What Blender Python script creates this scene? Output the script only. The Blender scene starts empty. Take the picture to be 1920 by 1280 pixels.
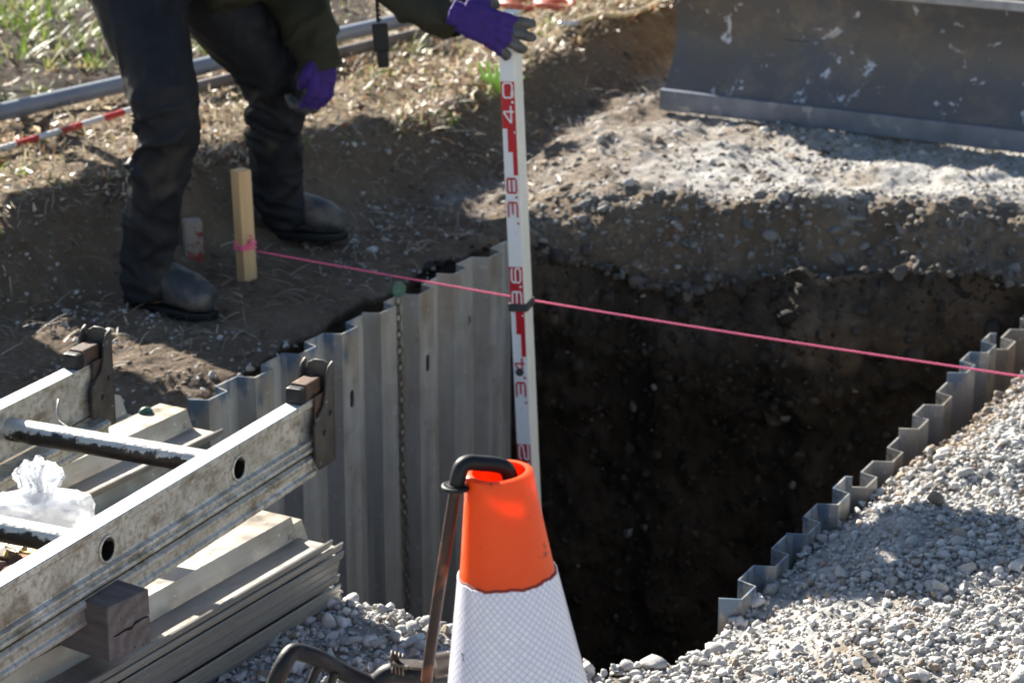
import bpy, bmesh, math, random
import numpy as np
from mathutils import Vector, Matrix, Euler

R = math.radians
S = bpy.context.scene
C = S.collection
rnd = random.Random(7)
rng = np.random.default_rng(11)

# ------------------------------------------------------------------ camera
FPX, PITCH, CH = 4650.0, R(17.5), 1.6
cam = bpy.data.cameras.new('camera')
cam.sensor_width = 36.0
cam.lens = 36.0 * FPX / 1920
cam.clip_start, cam.clip_end = 0.05, 2000
cam.dof.use_dof = True
cam.dof.focus_distance = 3.35
cam.dof.aperture_fstop = 10.0
camo = bpy.data.objects.new('camera', cam); C.objects.link(camo)
camo.location = (0, 0, CH)
camo.rotation_euler = (R(90) - PITCH, 0, 0)
S.camera = camo

# ------------------------------------------------------------------ world + sun
SUN_EL = R(29.5)
SDX, SDY = -0.566, 0.824            # horizontal direction towards the sun
w = bpy.data.worlds.new('World'); S.world = w; w.use_nodes = True
nt = w.node_tree
bg = nt.nodes['Background']
sky = nt.nodes.new('ShaderNodeTexSky'); sky.sky_type = 'NISHITA'; sky.sun_disc = False
sky.sun_elevation = SUN_EL
sky.sun_rotation = math.atan2(SDX, SDY)
sky.air_density = 1.0; sky.dust_density = 0.6; sky.ozone_density = 1.0
nt.links.new(sky.outputs[0], bg.inputs[0]); bg.inputs[1].default_value = 0.05
sl = bpy.data.lights.new('sun', 'SUN'); sl.energy = 5.0; sl.angle = R(0.5); sl.color = (1.0, 0.94, 0.84)
so = bpy.data.objects.new('sun', sl); C.objects.link(so)
sdir = Vector((SDX * math.cos(SUN_EL), SDY * math.cos(SUN_EL), math.sin(SUN_EL)))
so.rotation_euler = sdir.to_track_quat('Z', 'Y').to_euler()
so.location = sdir * 20
S.view_settings.view_transform = 'Standard'; S.view_settings.look = 'None'
S.view_settings.gamma = 1.0
S.view_settings.exposure = 1.72
S.render.engine = 'CYCLES'
S.cycles.use_denoising = True
S.cycles.max_bounces = 6
S.cycles.transparent_max_bounces = 8

# ------------------------------------------------------------------ pixel helpers (photo 1920x1280 pixels -> world point)
def ray(px, py):
    a = (px - 960) / FPX; b = -(py - 640) / FPX
    cp, sp = math.cos(PITCH), math.sin(PITCH)
    return Vector((a, cp + b * sp, -sp + b * cp))
def at(px, py, z):
    d = ray(px, py); t = (z - CH) / d.z
    return Vector((d.x * t, d.y * t, z))
def atY(px, py, Y):
    d = ray(px, py); t = Y / d.y
    return Vector((d.x * t, Y, CH + d.z * t))
def psize(n, Y, z):                      # n photo pixels at that place, in metres
    return n * (Y * math.cos(PITCH) + (CH - z) * math.sin(PITCH)) / FPX

# ------------------------------------------------------------------ numpy noise
def _hash(ix, iy, iz, seed):
    h = (ix * 374761393 + iy * 668265263 + iz * 2147483647 + seed * 974634777) & 0xFFFFFFFF
    h = ((h ^ (h >> 13)) * 1274126177) & 0xFFFFFFFF
    h = (h ^ (h >> 16)) & 0xFFFFFFFF
    h = (h * 2246822519) & 0xFFFFFFFF
    h = h ^ (h >> 15)
    return (h & 0xFFFFFF) / float(0xFFFFFF)
def vnoise(x, y, z, seed=0):
    x, y, z = np.broadcast_arrays(np.asarray(x, float), np.asarray(y, float), np.asarray(z, float))
    xi, yi, zi = np.floor(x), np.floor(y), np.floor(z)
    fx, fy, fz = x - xi, y - yi, z - zi
    fx = fx*fx*(3-2*fx); fy = fy*fy*(3-2*fy); fz = fz*fz*(3-2*fz)
    xi = xi.astype(np.int64); yi = yi.astype(np.int64); zi = zi.astype(np.int64)
    r = 0
    for a in (0, 1):
        for b in (0, 1):
            for c in (0, 1):
                wgt = (fx if a else 1-fx) * (fy if b else 1-fy) * (fz if c else 1-fz)
                r = r + wgt * _hash(xi+a, yi+b, zi+c, seed)
    return r * 2 - 1
def fbm(x, y, z=0.0, s=1.0, o=4, seed=0):
    r, a, t = 0, 1.0, 0
    for k in range(o):
        r = r + a * vnoise(np.asarray(x)*s, np.asarray(y)*s, np.asarray(z)*s, seed + k * 17)
        t += a; a *= 0.5; s *= 2.03
    return r / t
def sstep(a, b, x):
    t = np.clip((np.asarray(x, float) - a) / (b - a), 0, 1)
    return t * t * (3 - 2 * t)

# ------------------------------------------------------------------ mesh helpers
def np_mesh(name, V, F, smooth=True):
    V = np.asarray(V, dtype=np.float32); F = np.asarray(F, dtype=np.int32)
    k = F.shape[1]
    me = bpy.data.meshes.new(name)
    me.vertices.add(len(V)); me.vertices.foreach_set('co', V.ravel())
    me.loops.add(F.size); me.loops.foreach_set('vertex_index', F.ravel())
    me.polygons.add(len(F)); me.polygons.foreach_set('loop_start', np.arange(0, F.size, k, dtype=np.int32))
    if smooth: me.polygons.foreach_set('use_smooth', np.ones(len(F), dtype=bool))
    me.update(calc_edges=True)
    return me
class MB:
    """collects shapes and links them as one mesh object"""
    def __init__(s): s.v = []; s.f = []
    def add(s, V, F, M=None):
        o = len(s.v)
        for p in V:
            p = Vector(p)
            s.v.append(tuple(M @ p if M is not None else p))
        for f in F: s.f.append(tuple(i + o for i in f))
        return s
    def box(s, sx, sy, sz, M=None, c=(0, 0, 0)):
        V = [(c[0]+x*sx/2, c[1]+y*sy/2, c[2]+z*sz/2) for x in (-1, 1) for y in (-1, 1) for z in (-1, 1)]
        F = [(0,1,3,2),(4,6,7,5),(0,4,5,1),(2,3,7,6),(0,2,6,4),(1,5,7,3)]
        return s.add(V, F, M)
    def tube(s, pts, rad, seg=12, cap=True, ell=None, M=None, closed=False):
        pts = [Vector(p) for p in pts]; n = len(pts)
        if not hasattr(rad, '__len__'): rad = [rad] * n
        V = []; F = []
        up = None
        for i, p in enumerate(pts):
            if closed: d = (pts[(i+1) % n] - pts[i-1]).normalized()
            else: d = (pts[min(i+1, n-1)] - pts[max(i-1, 0)]).normalized()
            if up is None:
                up = Vector((0, 0, 1)) if abs(d.z) < .9 else Vector((0, 1, 0))
            a = (up - d * up.dot(d)).normalized(); up = a
            b = d.cross(a)
            ra, rb = rad[i] if hasattr(rad[i], '__len__') else (rad[i], rad[i])
            for k in range(seg):
                t = 2*math.pi*k/seg
                V.append(p + a * (ra*math.cos(t)) + b * (rb*math.sin(t)))
        m = n if closed else n - 1
        for i in range(m):
            for k in range(seg):
                j = (i+1) % n
                F.append((i*seg+k, i*seg+(k+1) % seg, j*seg+(k+1) % seg, j*seg+k))
        if cap and not closed:
            F.append(tuple(range(seg-1, -1, -1))); F.append(tuple((n-1)*seg+k for k in range(seg)))
        return s.add(V, F, M)
    def ball(s, c, r, seg=16, rings=10, M=None):
        c = Vector(c)
        if not hasattr(r, '__len__'): r = (r, r, r)
        V = [c + Vector((0, 0, r[2]))]; F = []
        for i in range(1, rings):
            ph = math.pi*i/rings
            for k in range(seg):
                t = 2*math.pi*k/seg
                V.append(c + Vector((r[0]*math.sin(ph)*math.cos(t), r[1]*math.sin(ph)*math.sin(t), r[2]*math.cos(ph))))
        V.append(c - Vector((0, 0, r[2])))
        for k in range(seg):
            F.append((0, 1+k, 1+(k+1) % seg))
            b = 1+(rings-2)*seg
            F.append((len(V)-1, b+(k+1) % seg, b+k))
        for i in range(rings-2):
            for k in range(seg):
                a = 1+i*seg; b = a+seg
                F.append((a+k, b+k, b+(k+1) % seg, a+(k+1) % seg))
        return s.add(V, F, M)
    def prism(s, poly, axis0, axis1, M=None):
        """poly: list of (a,b) in the local XY plane, extruded from z=axis0 to axis1"""
        n = len(poly)
        V = [(a, b, axis0) for a, b in poly] + [(a, b, axis1) for a, b in poly]
        F = [tuple(range(n-1, -1, -1)), tuple(range(n, 2*n))]
        F += [(i, (i+1) % n, n+(i+1) % n, n+i) for i in range(n)]
        return s.add(V, F, M)
    def mesh(s, name, smooth=False, bevel=0):
        me = bpy.data.meshes.new(name); me.from_pydata([tuple(v) for v in s.v], [], s.f)
        bm = bmesh.new(); bm.from_mesh(me)
        bmesh.ops.recalc_face_normals(bm, faces=bm.faces)
        if bevel:
            es = [e for e in bm.edges if len(e.link_faces) == 2 and e.calc_face_angle(0) > 0.6]
            bmesh.ops.bevel(bm, geom=es, offset=bevel, segments=2, affect='EDGES', profile=.6)
        bm.to_mesh(me); bm.free()
        if smooth:
            me.polygons.foreach_set('use_smooth', [True]*len(me.polygons))
            if smooth == 'auto': me.set_sharp_from_angle(angle=R(38))
        me.update()
        return me
def link(name, me, m=None, parent=None, M=None):
    o = bpy.data.objects.new(name, me); C.objects.link(o)
    if m is not None:
        for mm in (m if isinstance(m, (list, tuple)) else [m]): me.materials.append(mm)
    if parent is not None: o.parent = parent
    if M is not None: o.matrix_basis = M
    return o
def build(mb, name, m, parent=None, smooth=False, bevel=0, M=None):
    return link(name, mb.mesh(name, smooth, bevel), m, parent, M)
def tag(o, label, cat, group=None, kind=None):
    if label: o['label'] = label
    if cat: o['category'] = cat
    if group: o['group'] = group
    if kind: o['kind'] = kind
    return o
def empty(name, loc, label, cat, group=None, M=None):
    o = bpy.data.objects.new(name, None); C.objects.link(o)
    o.empty_display_size = .05
    if M is not None: o.matrix_basis = M
    else: o.location = loc
    return tag(o, label, cat, group)
def baked(name, me_in, mods):
    """apply modifiers given as (type, dict) to a mesh and return the resulting mesh"""
    o = bpy.data.objects.new('tmp', me_in); C.objects.link(o)
    for t, kw in mods:
        md = o.modifiers.new(t, t)
        for k, v in kw.items(): setattr(md, k, v)
    dg = bpy.context.evaluated_depsgraph_get(); dg.update()
    me = bpy.data.meshes.new_from_object(o.evaluated_get(dg))
    me.name = name
    bpy.data.objects.remove(o)
    return me
def boolean_cut(me, cutters, dbg=False):
    """cut closed shapes (MB) out of a mesh"""
    c = bpy.data.objects.new('cut', cutters.mesh('cut')); C.objects.link(c)
    r = baked(me.name, me, [('BOOLEAN', dict(operation='DIFFERENCE', object=c, solver='EXACT'))])
    if dbg: print('BOOL', len(me.vertices), len(r.vertices))
    bpy.data.objects.remove(c)
    return r
def getco(me):
    a = np.empty(len(me.vertices)*3, dtype=np.float32); me.vertices.foreach_get('co', a); return a.reshape(-1, 3)
def getno(me):
    a = np.empty(len(me.vertices)*3, dtype=np.float32); me.vertices.foreach_get('normal', a); return a.reshape(-1, 3)
def setco(me, a): me.vertices.foreach_set('co', a.astype(np.float32).ravel()); me.update()
def frame(o, x, y, z):
    M = Matrix((x, y, z)).transposed().to_4x4(); M.translation = o; return M

# ------------------------------------------------------------------ materials
def new_mat(name):
    m = bpy.data.materials.new(name); m.use_nodes = True
    return m, m.node_tree, m.node_tree.nodes['Principled BSDF']
def N(t, kind, **kw):
    n = t.nodes.new(kind)
    for k, v in kw.items(): setattr(n, k, v)
    return n
def coords(t, scale=(1, 1, 1), kind='Object'):
    c = N(t, 'ShaderNodeTexCoord'); mp = N(t, 'ShaderNodeMapping')
    mp.inputs['Scale'].default_value = scale
    t.links.new(c.outputs[kind], mp.inputs[0]); return mp.outputs[0]
def noise(t, vec, scale, detail=5, rough=.6, dist=0):
    n = N(t, 'ShaderNodeTexNoise'); n.inputs['Scale'].default_value = scale
    n.inputs['Detail'].default_value = detail; n.inputs['Roughness'].default_value = rough
    n.inputs['Distortion'].default_value = dist
    t.links.new(vec, n.inputs['Vector']); return n.outputs['Fac']
def ramp(t, fac, a, b, c0=(0, 0, 0, 1), c1=(1, 1, 1, 1)):
    r = N(t, 'ShaderNodeValToRGB'); r.color_ramp.elements[0].position = a; r.color_ramp.elements[1].position = b
    r.color_ramp.elements[0].color = c0; r.color_ramp.elements[1].color = c1
    t.links.new(fac, r.inputs[0]); return r.outputs[0]
def mixc(t, fac, a, b, mode='MIX'):
    m = N(t, 'ShaderNodeMix', data_type='RGBA', blend_type=mode)
    for sock, v in ((m.inputs[0], fac), (m.inputs[6], a), (m.inputs[7], b)):
        if hasattr(v, 'is_output'): t.links.new(v, sock)
        elif isinstance(v, (int, float)): sock.default_value = v
        else: sock.default_value = (*v[:3], 1)
    return m.outputs[2]
def math_(t, op, a, b=None):
    m = N(t, 'ShaderNodeMath', operation=op)
    for s_, v in zip(m.inputs, (a, b)):
        if v is None: continue
        if hasattr(v, 'is_output'): t.links.new(v, s_)
        else: s_.default_value = v
    return m.outputs[0]
def bump(t, p, h, strength=.4, dist=.01):
    b = N(t, 'ShaderNodeBump'); b.inputs['Strength'].default_value = strength; b.inputs['Distance'].default_value = dist
    t.links.new(h, b.inputs['Height']); t.links.new(b.outputs[0], p.inputs['Normal'])
def mat(name, c1, c2=None, scale=8, rough=.6, metal=0, st=(1, 1, 1), spots=None, spot_scale=30, spot_at=(.62, .68),
        bmp=0, bscale=60, bdist=.003, lo=.35, hi=.65, extra=None, kind='Object', spec=None):
    m, t, p = new_mat(name)
    v = coords(t, st, kind)
    col = None
    if c2 is not None: col = mixc(t, ramp(t, noise(t, v, scale), lo, hi), c1, c2)
    if spots is not None:
        f = ramp(t, noise(t, v, spot_scale, 3), *spot_at)
        col = mixc(t, f, col if col is not None else c1, spots)
    if extra is not None:                 # (colour, scale, (a,b), stretch)
        for ec, es, ea, est in extra:
            f = ramp(t, noise(t, coords(t, est, kind), es, 4), *ea)
            col = mixc(t, f, col if col is not None else c1, ec)
    if col is None: p.inputs['Base Color'].default_value = (*c1, 1)
    else: t.links.new(col, p.inputs['Base Color'])
    p.inputs['Roughness'].default_value = rough; p.inputs['Metallic'].default_value = metal
    if spec is not None: p.inputs['Specular IOR Level'].default_value = spec
    if bmp: bump(t, p, noise(t, v, bscale, 6), bmp, bdist)
    return m

# ground: brown soil, grey gravel dust, by vertex masks (ground type, and painted shade on the far slope)
def ground_material():
    m, t, p = new_mat('soil')
    v = coords(t)
    g = N(t, 'ShaderNodeAttribute', attribute_name='gravel').outputs['Fac']
    d = N(t, 'ShaderNodeAttribute', attribute_name='damp').outputs['Fac']
    l = N(t, 'ShaderNodeAttribute', attribute_name='litter').outputs['Fac']
    soil = mixc(t, ramp(t, noise(t, v, 3.0, 8, .7), .3, .7), (.105, .075, .052), (.225, .172, .122))
    soil = mixc(t, ramp(t, noise(t, v, 60, 4), .55, .72), soil, (.26, .23, .19))
    grav = mixc(t, ramp(t, noise(t, v, 45, 6, .7), .35, .65), (.30, .285, .265), (.52, .51, .49))
    grav = mixc(t, ramp(t, noise(t, v, 4, 4, .6), .52, .66), grav, (.27, .22, .165))
    lit = mixc(t, ramp(t, noise(t, v, 30, 6, .7), .35, .65), (.09, .065, .042), (.33, .26, .175))
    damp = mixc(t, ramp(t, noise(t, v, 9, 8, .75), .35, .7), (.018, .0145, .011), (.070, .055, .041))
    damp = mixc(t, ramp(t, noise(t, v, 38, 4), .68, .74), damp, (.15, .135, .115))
    nz = noise(t, v, 5, 6, .7)
    def warp(f, k=.9): return ramp(t, math_(t, 'ADD', f, math_(t, 'MULTIPLY', math_(t, 'SUBTRACT', nz, .5), k)), .28, .72)
    col = mixc(t, warp(l), soil, lit)
    col = mixc(t, warp(g), col, grav)
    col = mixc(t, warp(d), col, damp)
    t.links.new(col, p.inputs['Base Color'])
    p.inputs['Roughness'].default_value = .95; p.inputs['Specular IOR Level'].default_value = .15
    bump(t, p, noise(t, v, 90, 8, .75), .8, .012)
    return m
M_soil = ground_material()
def stone_material(name, vary=.25):
    m, t, p = new_mat(name)
    c = N(t, 'ShaderNodeAttribute', attribute_name='tone')
    v = coords(t)
    col = mixc(t, ramp(t, noise(t, v, 120, 4), .3, .7), (.80, .80, .80), (1, 1, 1))
    col = mixc(t, 1.0, c.outputs['Color'], col, 'MULTIPLY')
    t.links.new(col, p.inputs['Base Color']); p.inputs['Roughness'].default_value = .85
    p.inputs['Specular IOR Level'].default_value = .3
    bump(t, p, noise(t, v, 300, 3), .35, .002)
    return m
M_stone = stone_material('stone')
def leaf_material(name):
    m, t, p = new_mat(name)
    c = N(t, 'ShaderNodeAttribute', attribute_name='tone')
    t.links.new(c.outputs['Color'], p.inputs['Base Color']); p.inputs['Roughness'].default_value = .45
    tr = N(t, 'ShaderNodeBsdfTranslucent'); t.links.new(c.outputs['Color'], tr.inputs[0])
    mx = N(t, 'ShaderNodeMixShader'); mx.inputs[0].default_value = .35
    t.links.new(p.outputs[0], mx.inputs[1]); t.links.new(tr.outputs[0], mx.inputs[2])
    t.links.new(mx.outputs[0], t.nodes['Material Output'].inputs[0])
    return m
M_leaf = leaf_material('plant_matter')

# ------------------------------------------------------------------ ground shape
TL = Vector((.488, .873)); NL = Vector((.873, -.488))       # direction of the left row of sheets, and into the pit
L0 = Vector((-.631, 4.63))
TR = Vector((.453, .891)); NR = Vector((.891, -.453))       # right row, and away from the pit
R0 = Vector((.355, 3.93))
PC = np.array([.30, 4.80])
def lpt(s, n): return (L0.x + TL.x*s + NL.x*n, L0.y + TL.y*s + NL.y*n)
def rpt(s, n): return (R0.x + TR.x*s + NR.x*n, R0.y + TR.y*s + NR.y*n)
POLY = [lpt(-.16, -.02), lpt(.0, -.05), lpt(.3, -.065), lpt(.6, -.085), lpt(1.0, -.105), lpt(1.25, -.09),
        (.06, 5.88), (.26, 5.87), (.48, 5.84), (.70, 5.76), (.95, 5.76), (1.20, 5.70), rpt(1.95, .10),
        rpt(1.6, .13), rpt(1.25, .12), rpt(.95, .10), rpt(.7, .055), rpt(.4, .045), rpt(.06, .04),
        (.335, 3.83), (.27, 3.71), (.15, 3.70), (.02, 3.73), (-.14, 3.86), (-.27, 3.93), (-.36, 4.02), (-.50, 4.26)]
def poly_radius(th):
    P = np.array(POLY) - PC
    ang = np.unwrap(np.arctan2(P[:, 1], P[:, 0]))
    if ang[-1] < ang[0]: P = P[::-1]
    out = np.full(th.shape, .1)
    d = np.stack([np.cos(th), np.sin(th)], 1)
    n = len(P)
    for i in range(n):
        a, b = P[i], P[(i+1) % n]
        e = b - a
        den = d[:, 0]*e[1] - d[:, 1]*e[0]
        den = np.where(abs(den) < 1e-9, 1e-9, den)
        t = (a[0]*e[1] - a[1]*e[0]) / den
        u = (a[0]*d[:, 1] - a[1]*d[:, 0]) / den
        ok = (t > 0) & (u >= -1e-6) & (u <= 1+1e-6)
        out = np.where(ok, np.maximum(out, t), out)
    return out
BROW = np.array([(-4.5, 4.2), (-2.2, 4.8), (-1.16, 5.40), (-.83, 5.83), (-.50, 6.29), (-.24, 6.50), (.02, 7.18), (.42, 7.85), (1.1, 9.2), (2.5, 12.)])
def brow_dist(x, y):
    """signed distance to the edge of the grass bank, positive up on the grass"""
    x = np.asarray(x, float); y = np.asarray(y, float)
    best = np.full(x.shape, 1e9); sg = np.zeros(x.shape)
    for i in range(len(BROW)-1):
        a, b = BROW[i], BROW[i+1]; e = b - a; L2 = e @ e
        t = np.clip(((x-a[0])*e[0] + (y-a[1])*e[1]) / L2, 0, 1)
        dx = x - a[0] - t*e[0]; dy = y - a[1] - t*e[1]
        dd = np.hypot(dx, dy)
        s = np.sign(e[0]*(y-a[1]) - e[1]*(x-a[0]))
        sg = np.where(dd < best, s, sg); best = np.minimum(best, dd)
    return best * sg
def rside(x, y):     # metres to the right of the right row of sheets
    return (x - R0.x)*NR.x + (y - R0.y)*NR.y
def lside(x, y):     # metres to the left of the left row
    return -((x - L0.x)*NL.x + (y - L0.y)*NL.y)
def bare_back(x, y): return sstep(.05, .35, (y - 6.3) - (x + 1.33)*1.396 + .25*fbm(x, y, 0, 2.2, 3, 44)) * sstep(-.25, -.55, x)
def masks(x, y):
    bd = brow_dist(x, y)
    back = sstep(5.60, 5.95, y + .10*fbm(x, y, 0, 2.5, 3, 5))     # ground beyond the pit
    near = 1 - sstep(4.15, 4.75, y)
    right = sstep(-.05, .05, rside(x, y)) * (1 - back)
    litter = sstep(-.01, .07, bd) * (1 - .75*bare_back(x, y))
    g = np.clip(np.maximum(right, near * (1 - litter)), 0, 1)
    # greyer, stonier ground at the far right in front of the blade
    gb = back*(.42 + .58*sstep(-.1, 1.1, x + .21*(6.6 - y) + .15*fbm(x, y, 0, 3, 3, 9)))*sstep(-.05, -.25, bd)
    lipd_ = y - (5.86 - .14*sstep(.3, 1.2, x)) + .08*fbm(x, y, 0, 5, 3, 19)
    return bd, back, near, right, litter, np.clip(np.maximum(g, gb*.8*(.25 + .75*sstep(.10, .34, lipd_))), 0, 1)
def gz(x, y, detail=True):
    x = np.asarray(x, float); y = np.asarray(y, float)
    bd, back, near, right, litter, g = masks(x, y)
    wob = .035*fbm(x, y, 0, 4, 2, 3)
    z = np.zeros(x.shape)
    z = z - .12*(1 - sstep(4.3, 4.95, y))
    z = z + .10*(1 - sstep(2.4, 3.45, y))
    # right gravel: lies lower than the sheets, piled up away from them
    rs = rside(x, y)
    zr = -.142 + .050*sstep(0, .22, rs) + .075*sstep(.1, 1.1, rs) + .045*sstep(4.9, 5.5, y)
    zr = zr + .10*(1 - sstep(2.4, 3.45, y))
    k = sstep(-.25, .05, rs) * (1 - back)
    z = z*(1-k) + zr*k
    # beyond the pit
    lipd = y - (5.86 - .14*sstep(.3, 1.2, x))
    zb = -.11 + .185*sstep(-.02, .17, lipd + .09*fbm(x, y, 0, 5, 4, 21))
    zb = zb * sstep(-.12, .35, x) + .0
    z = z*(1-back) + (zb)*back
    # grass bank
    z = z + (.195 + .02*fbm(x, y, 0, 1.2, 2, 4)) * sstep(-.24, .05, bd + wob)*(1 - .35*sstep(0, 1.0, x)*back)
    if detail:
        amp = .026 + .000*litter + .034*(back*(1-sstep(.12, .35, lipd)))*(x > -.1)
        z = z + amp*fbm(x, y, 0, 7, 5, 1) + .006*fbm(x, y, 0, 30, 3, 2)
        z = z + .018*np.maximum(0, fbm(x, y, 0, 12, 3, 8))*(1 - litter)*(1 - sstep(0, .1, rside(x, y))*(1-back))
    return z
def wall_noise(x, y, z):
    return .085*fbm(x, y, z, 3.2, 5, 12) + .055*(.35 - np.abs(fbm(x, y, z*1.2, 7, 4, 13))) + .015*fbm(x, y, z, 30, 3, 14)
def under_fn(d, backw, x, y):
    v = .5 + .9*fbm(x, y, 0, 4, 3, 68)
    return .03*sstep(0, .05, d)*(1-backw) + backw*(-.075*sstep(0, .16, d)*v + .11*sstep(.14, .5, d)) - .10*backw*sstep(.7, 2.4, d)
def lip_noise(th, Rr):
    y = PC[1] + np.sin(th)*Rr; x = PC[0] + np.cos(th)*Rr
    return sstep(5.45, 5.65, y)*(.035*fbm(x, y, 0, 5, 4, 66) + .015) + .02*sstep(.05, .1, rside(x, y))*fbm(x, y, 0, 7, 3, 67)
def make_ground():
    # angles: denser towards the camera side and the far side seen by the camera
    nth = 1500
    th = np.linspace(-math.pi, math.pi, nth, endpoint=False)
    Rr = poly_radius(th)
    Rr = Rr + .012*fbm(np.cos(th)*6, np.sin(th)*6, 0, 1, 4, 31)
    vout = [0.0]; st = .009
    while vout[-1] < 320:
        vout.append(vout[-1] + st)
        if vout[-1] > 1.6: st *= 1.02
        if vout[-1] > 4.5: st *= 1.12
    vout = np.array(vout)
    dep = np.concatenate([np.linspace(3.42, 1.5, 50), np.linspace(1.48, .0, 105)[:-1]])
    c, s = np.cos(th), np.sin(th)
    Rr = Rr + lip_noise(th, Rr)
    rings = []; damp = []; out = []
    # floor
    for q in (.02, .3, .6, .85):
        x = PC[0] + c*Rr*q; y = PC[1] + s*Rr*q
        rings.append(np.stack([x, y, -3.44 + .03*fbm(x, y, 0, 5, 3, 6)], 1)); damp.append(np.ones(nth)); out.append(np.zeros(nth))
    lipx = PC[0] + c*Rr; lipy = PC[1] + s*Rr
    lipz = gz(lipx, lipy)
    backw = sstep(5.5, 5.7, lipy)
    for d in dep:
        z = lipz - d
        under = under_fn(d, backw, lipx, lipy)
        rr = Rr + under
        x = PC[0] + c*rr; y = PC[1] + s*rr
        k = sstep(0, .08, d)
        n = wall_noise(x, y, z)
        n = n * (.25 + .75*backw) * k
        rr = rr - n
        x = PC[0] + c*rr; y = PC[1] + s*rr
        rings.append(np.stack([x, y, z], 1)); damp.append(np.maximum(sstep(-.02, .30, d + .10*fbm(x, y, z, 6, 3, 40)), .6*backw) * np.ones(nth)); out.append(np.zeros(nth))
    for v in vout:
        x = PC[0] + c*(Rr+v); y = PC[1] + s*(Rr+v)
        z = gz(x, y) if v > 0 else lipz
        if v > 6: z = gz(x, y, False)
        rings.append(np.stack([x, y, z], 1)); damp.append(.75*bare_back(x, y)); out.append(np.ones(nth))
    V = np.concatenate(rings); nr = len(rings)
    i = np.arange(nr-1)[:, None]*nth; k = np.arange(nth)[None, :]; k2 = (k+1) % nth
    F = np.stack([i+k, i+k2, i+nth+k2, i+nth+k], -1).reshape(-1, 4)
    me = np_mesh('ground', V, F)
    bd, back, near, right, litter, g = masks(V[:, 0], V[:, 1])
    damp_shade_v = np.concatenate(damp)
    slope_shade = back*(1 - sstep(.03, .16, V[:, 1] - (5.86 - .14*sstep(.3, 1.2, V[:, 0]))))*(V[:, 0] > 0)*.6
    damp_shade_v = np.maximum(damp_shade_v, slope_shade*(.62 + .38*sstep(.55, 1.0, V[:, 0])))  # far lip slope darkened: its shade is painted in through this mask
    for nm, a in (('gravel', g*np.concatenate(out)), ('damp', damp_shade_v), ('litter', litter)):
        at_ = me.attributes.new(nm, 'FLOAT', 'POINT'); at_.data.foreach_set('value', a.astype(np.float32))
    o = link('ground', me, M_soil)
    # cap the very middle of the floor
    o['kind'] = 'structure'
    return o
make_ground()

# ------------------------------------------------------------------ stones, straw, grass
def ico(sub):
    bm = bmesh.new(); bmesh.ops.create_icosphere(bm, subdivisions=sub, radius=1)
    V = np.array([v.co[:] for v in bm.verts]); F = np.array([[v.index for v in f.verts] for f in bm.faces]); bm.free()
    return V, F
def stone_variants(sub, n, seed, planes=8):
    V0, F = ico(sub); r = np.random.default_rng(seed); out = []
    for i in range(n):
        V = V0.copy()
        for k in range(planes):
            nrm = r.normal(size=3); nrm /= np.linalg.norm(nrm)
            h = r.uniform(.30, .78)
            d = V @ nrm
            ov = np.maximum(d - h, 0)
            V = V - ov[:, None]*nrm
        V = V * r.uniform(.55, 1.25, size=3)
        V = V + r.normal(scale=.03, size=V.shape)
        out.append(V)
    return out, F
def rand_rot(n, r):
    q = r.normal(size=(n, 4)); q /= np.linalg.norm(q, axis=1)[:, None]
    w_, x, y, z = q.T
    return np.stack([np.stack([1-2*(y*y+z*z), 2*(x*y-z*w_), 2*(x*z+y*w_)], -1),
                     np.stack([2*(x*y+z*w_), 1-2*(x*x+z*z), 2*(y*z-x*w_)], -1),
                     np.stack([2*(x*z-y*w_), 2*(y*z+x*w_), 1-2*(x*x+y*y)], -1)], 1)
def stones(name, P, size, tone, sub, seed, flat=1.0):
    r = np.random.default_rng(seed)
    vs, F = stone_variants(sub, 24, seed)
    n = len(P); idx = r.integers(0, len(vs), n); Rm = rand_rot(n, r)
    base = np.stack(vs)[idx]                               # n,k,3
    V = np.einsum('nij,nkj->nki', Rm, base) * size[:, None, None]
    V[:, :, 2] *= flat
    V += P[:, None, :]
    k = V.shape[1]
    FF = (F[None] + (np.arange(n)*k)[:, None, None]).reshape(-1, 3)
    col = np.repeat(tone, k, axis=0)
    return V.reshape(-1, 3), FF, col
def merge(parts):
    o = 0; VV = []; FF = []; CC = []
    for V, F, c_ in parts:
        VV.append(V); FF.append(F + o); CC.append(c_); o += len(V)
    return np.concatenate(VV), np.concatenate(FF), np.concatenate(CC)
def link_toned(name, V, F, col, m, smooth=False):
    me = np_mesh(name, V, F, smooth)
    a = me.color_attributes.new('tone', 'FLOAT_COLOR', 'POINT')
    a.data.foreach_set('color', np.concatenate([col, np.ones((len(col), 1))], 1).astype(np.float32).ravel())
    return link(name, me, m)
def pit_inside(x, y, m=0.0):
    dx = x - PC[0]; dy = y - PC[1]
    return np.hypot(dx, dy) < poly_radius(np.arctan2(dy, dx)) + m
def grey_tone(n, r, brown=.15):
    g = r.uniform(.36, .66, n)
    c_ = np.stack([g*.97, g*.945, g*.90], 1)
    b = r.random(n) < brown
    c_[b] = np.stack([g[b]*.62, g[b]*.50, g[b]*.38], 1)
    return c_
def sizes(n, r, lo, hi, p=2.4):
    u = r.random(n)
    return (lo**(-p) + u*(hi**(-p) - lo**(-p)))**(-1/p)
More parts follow.
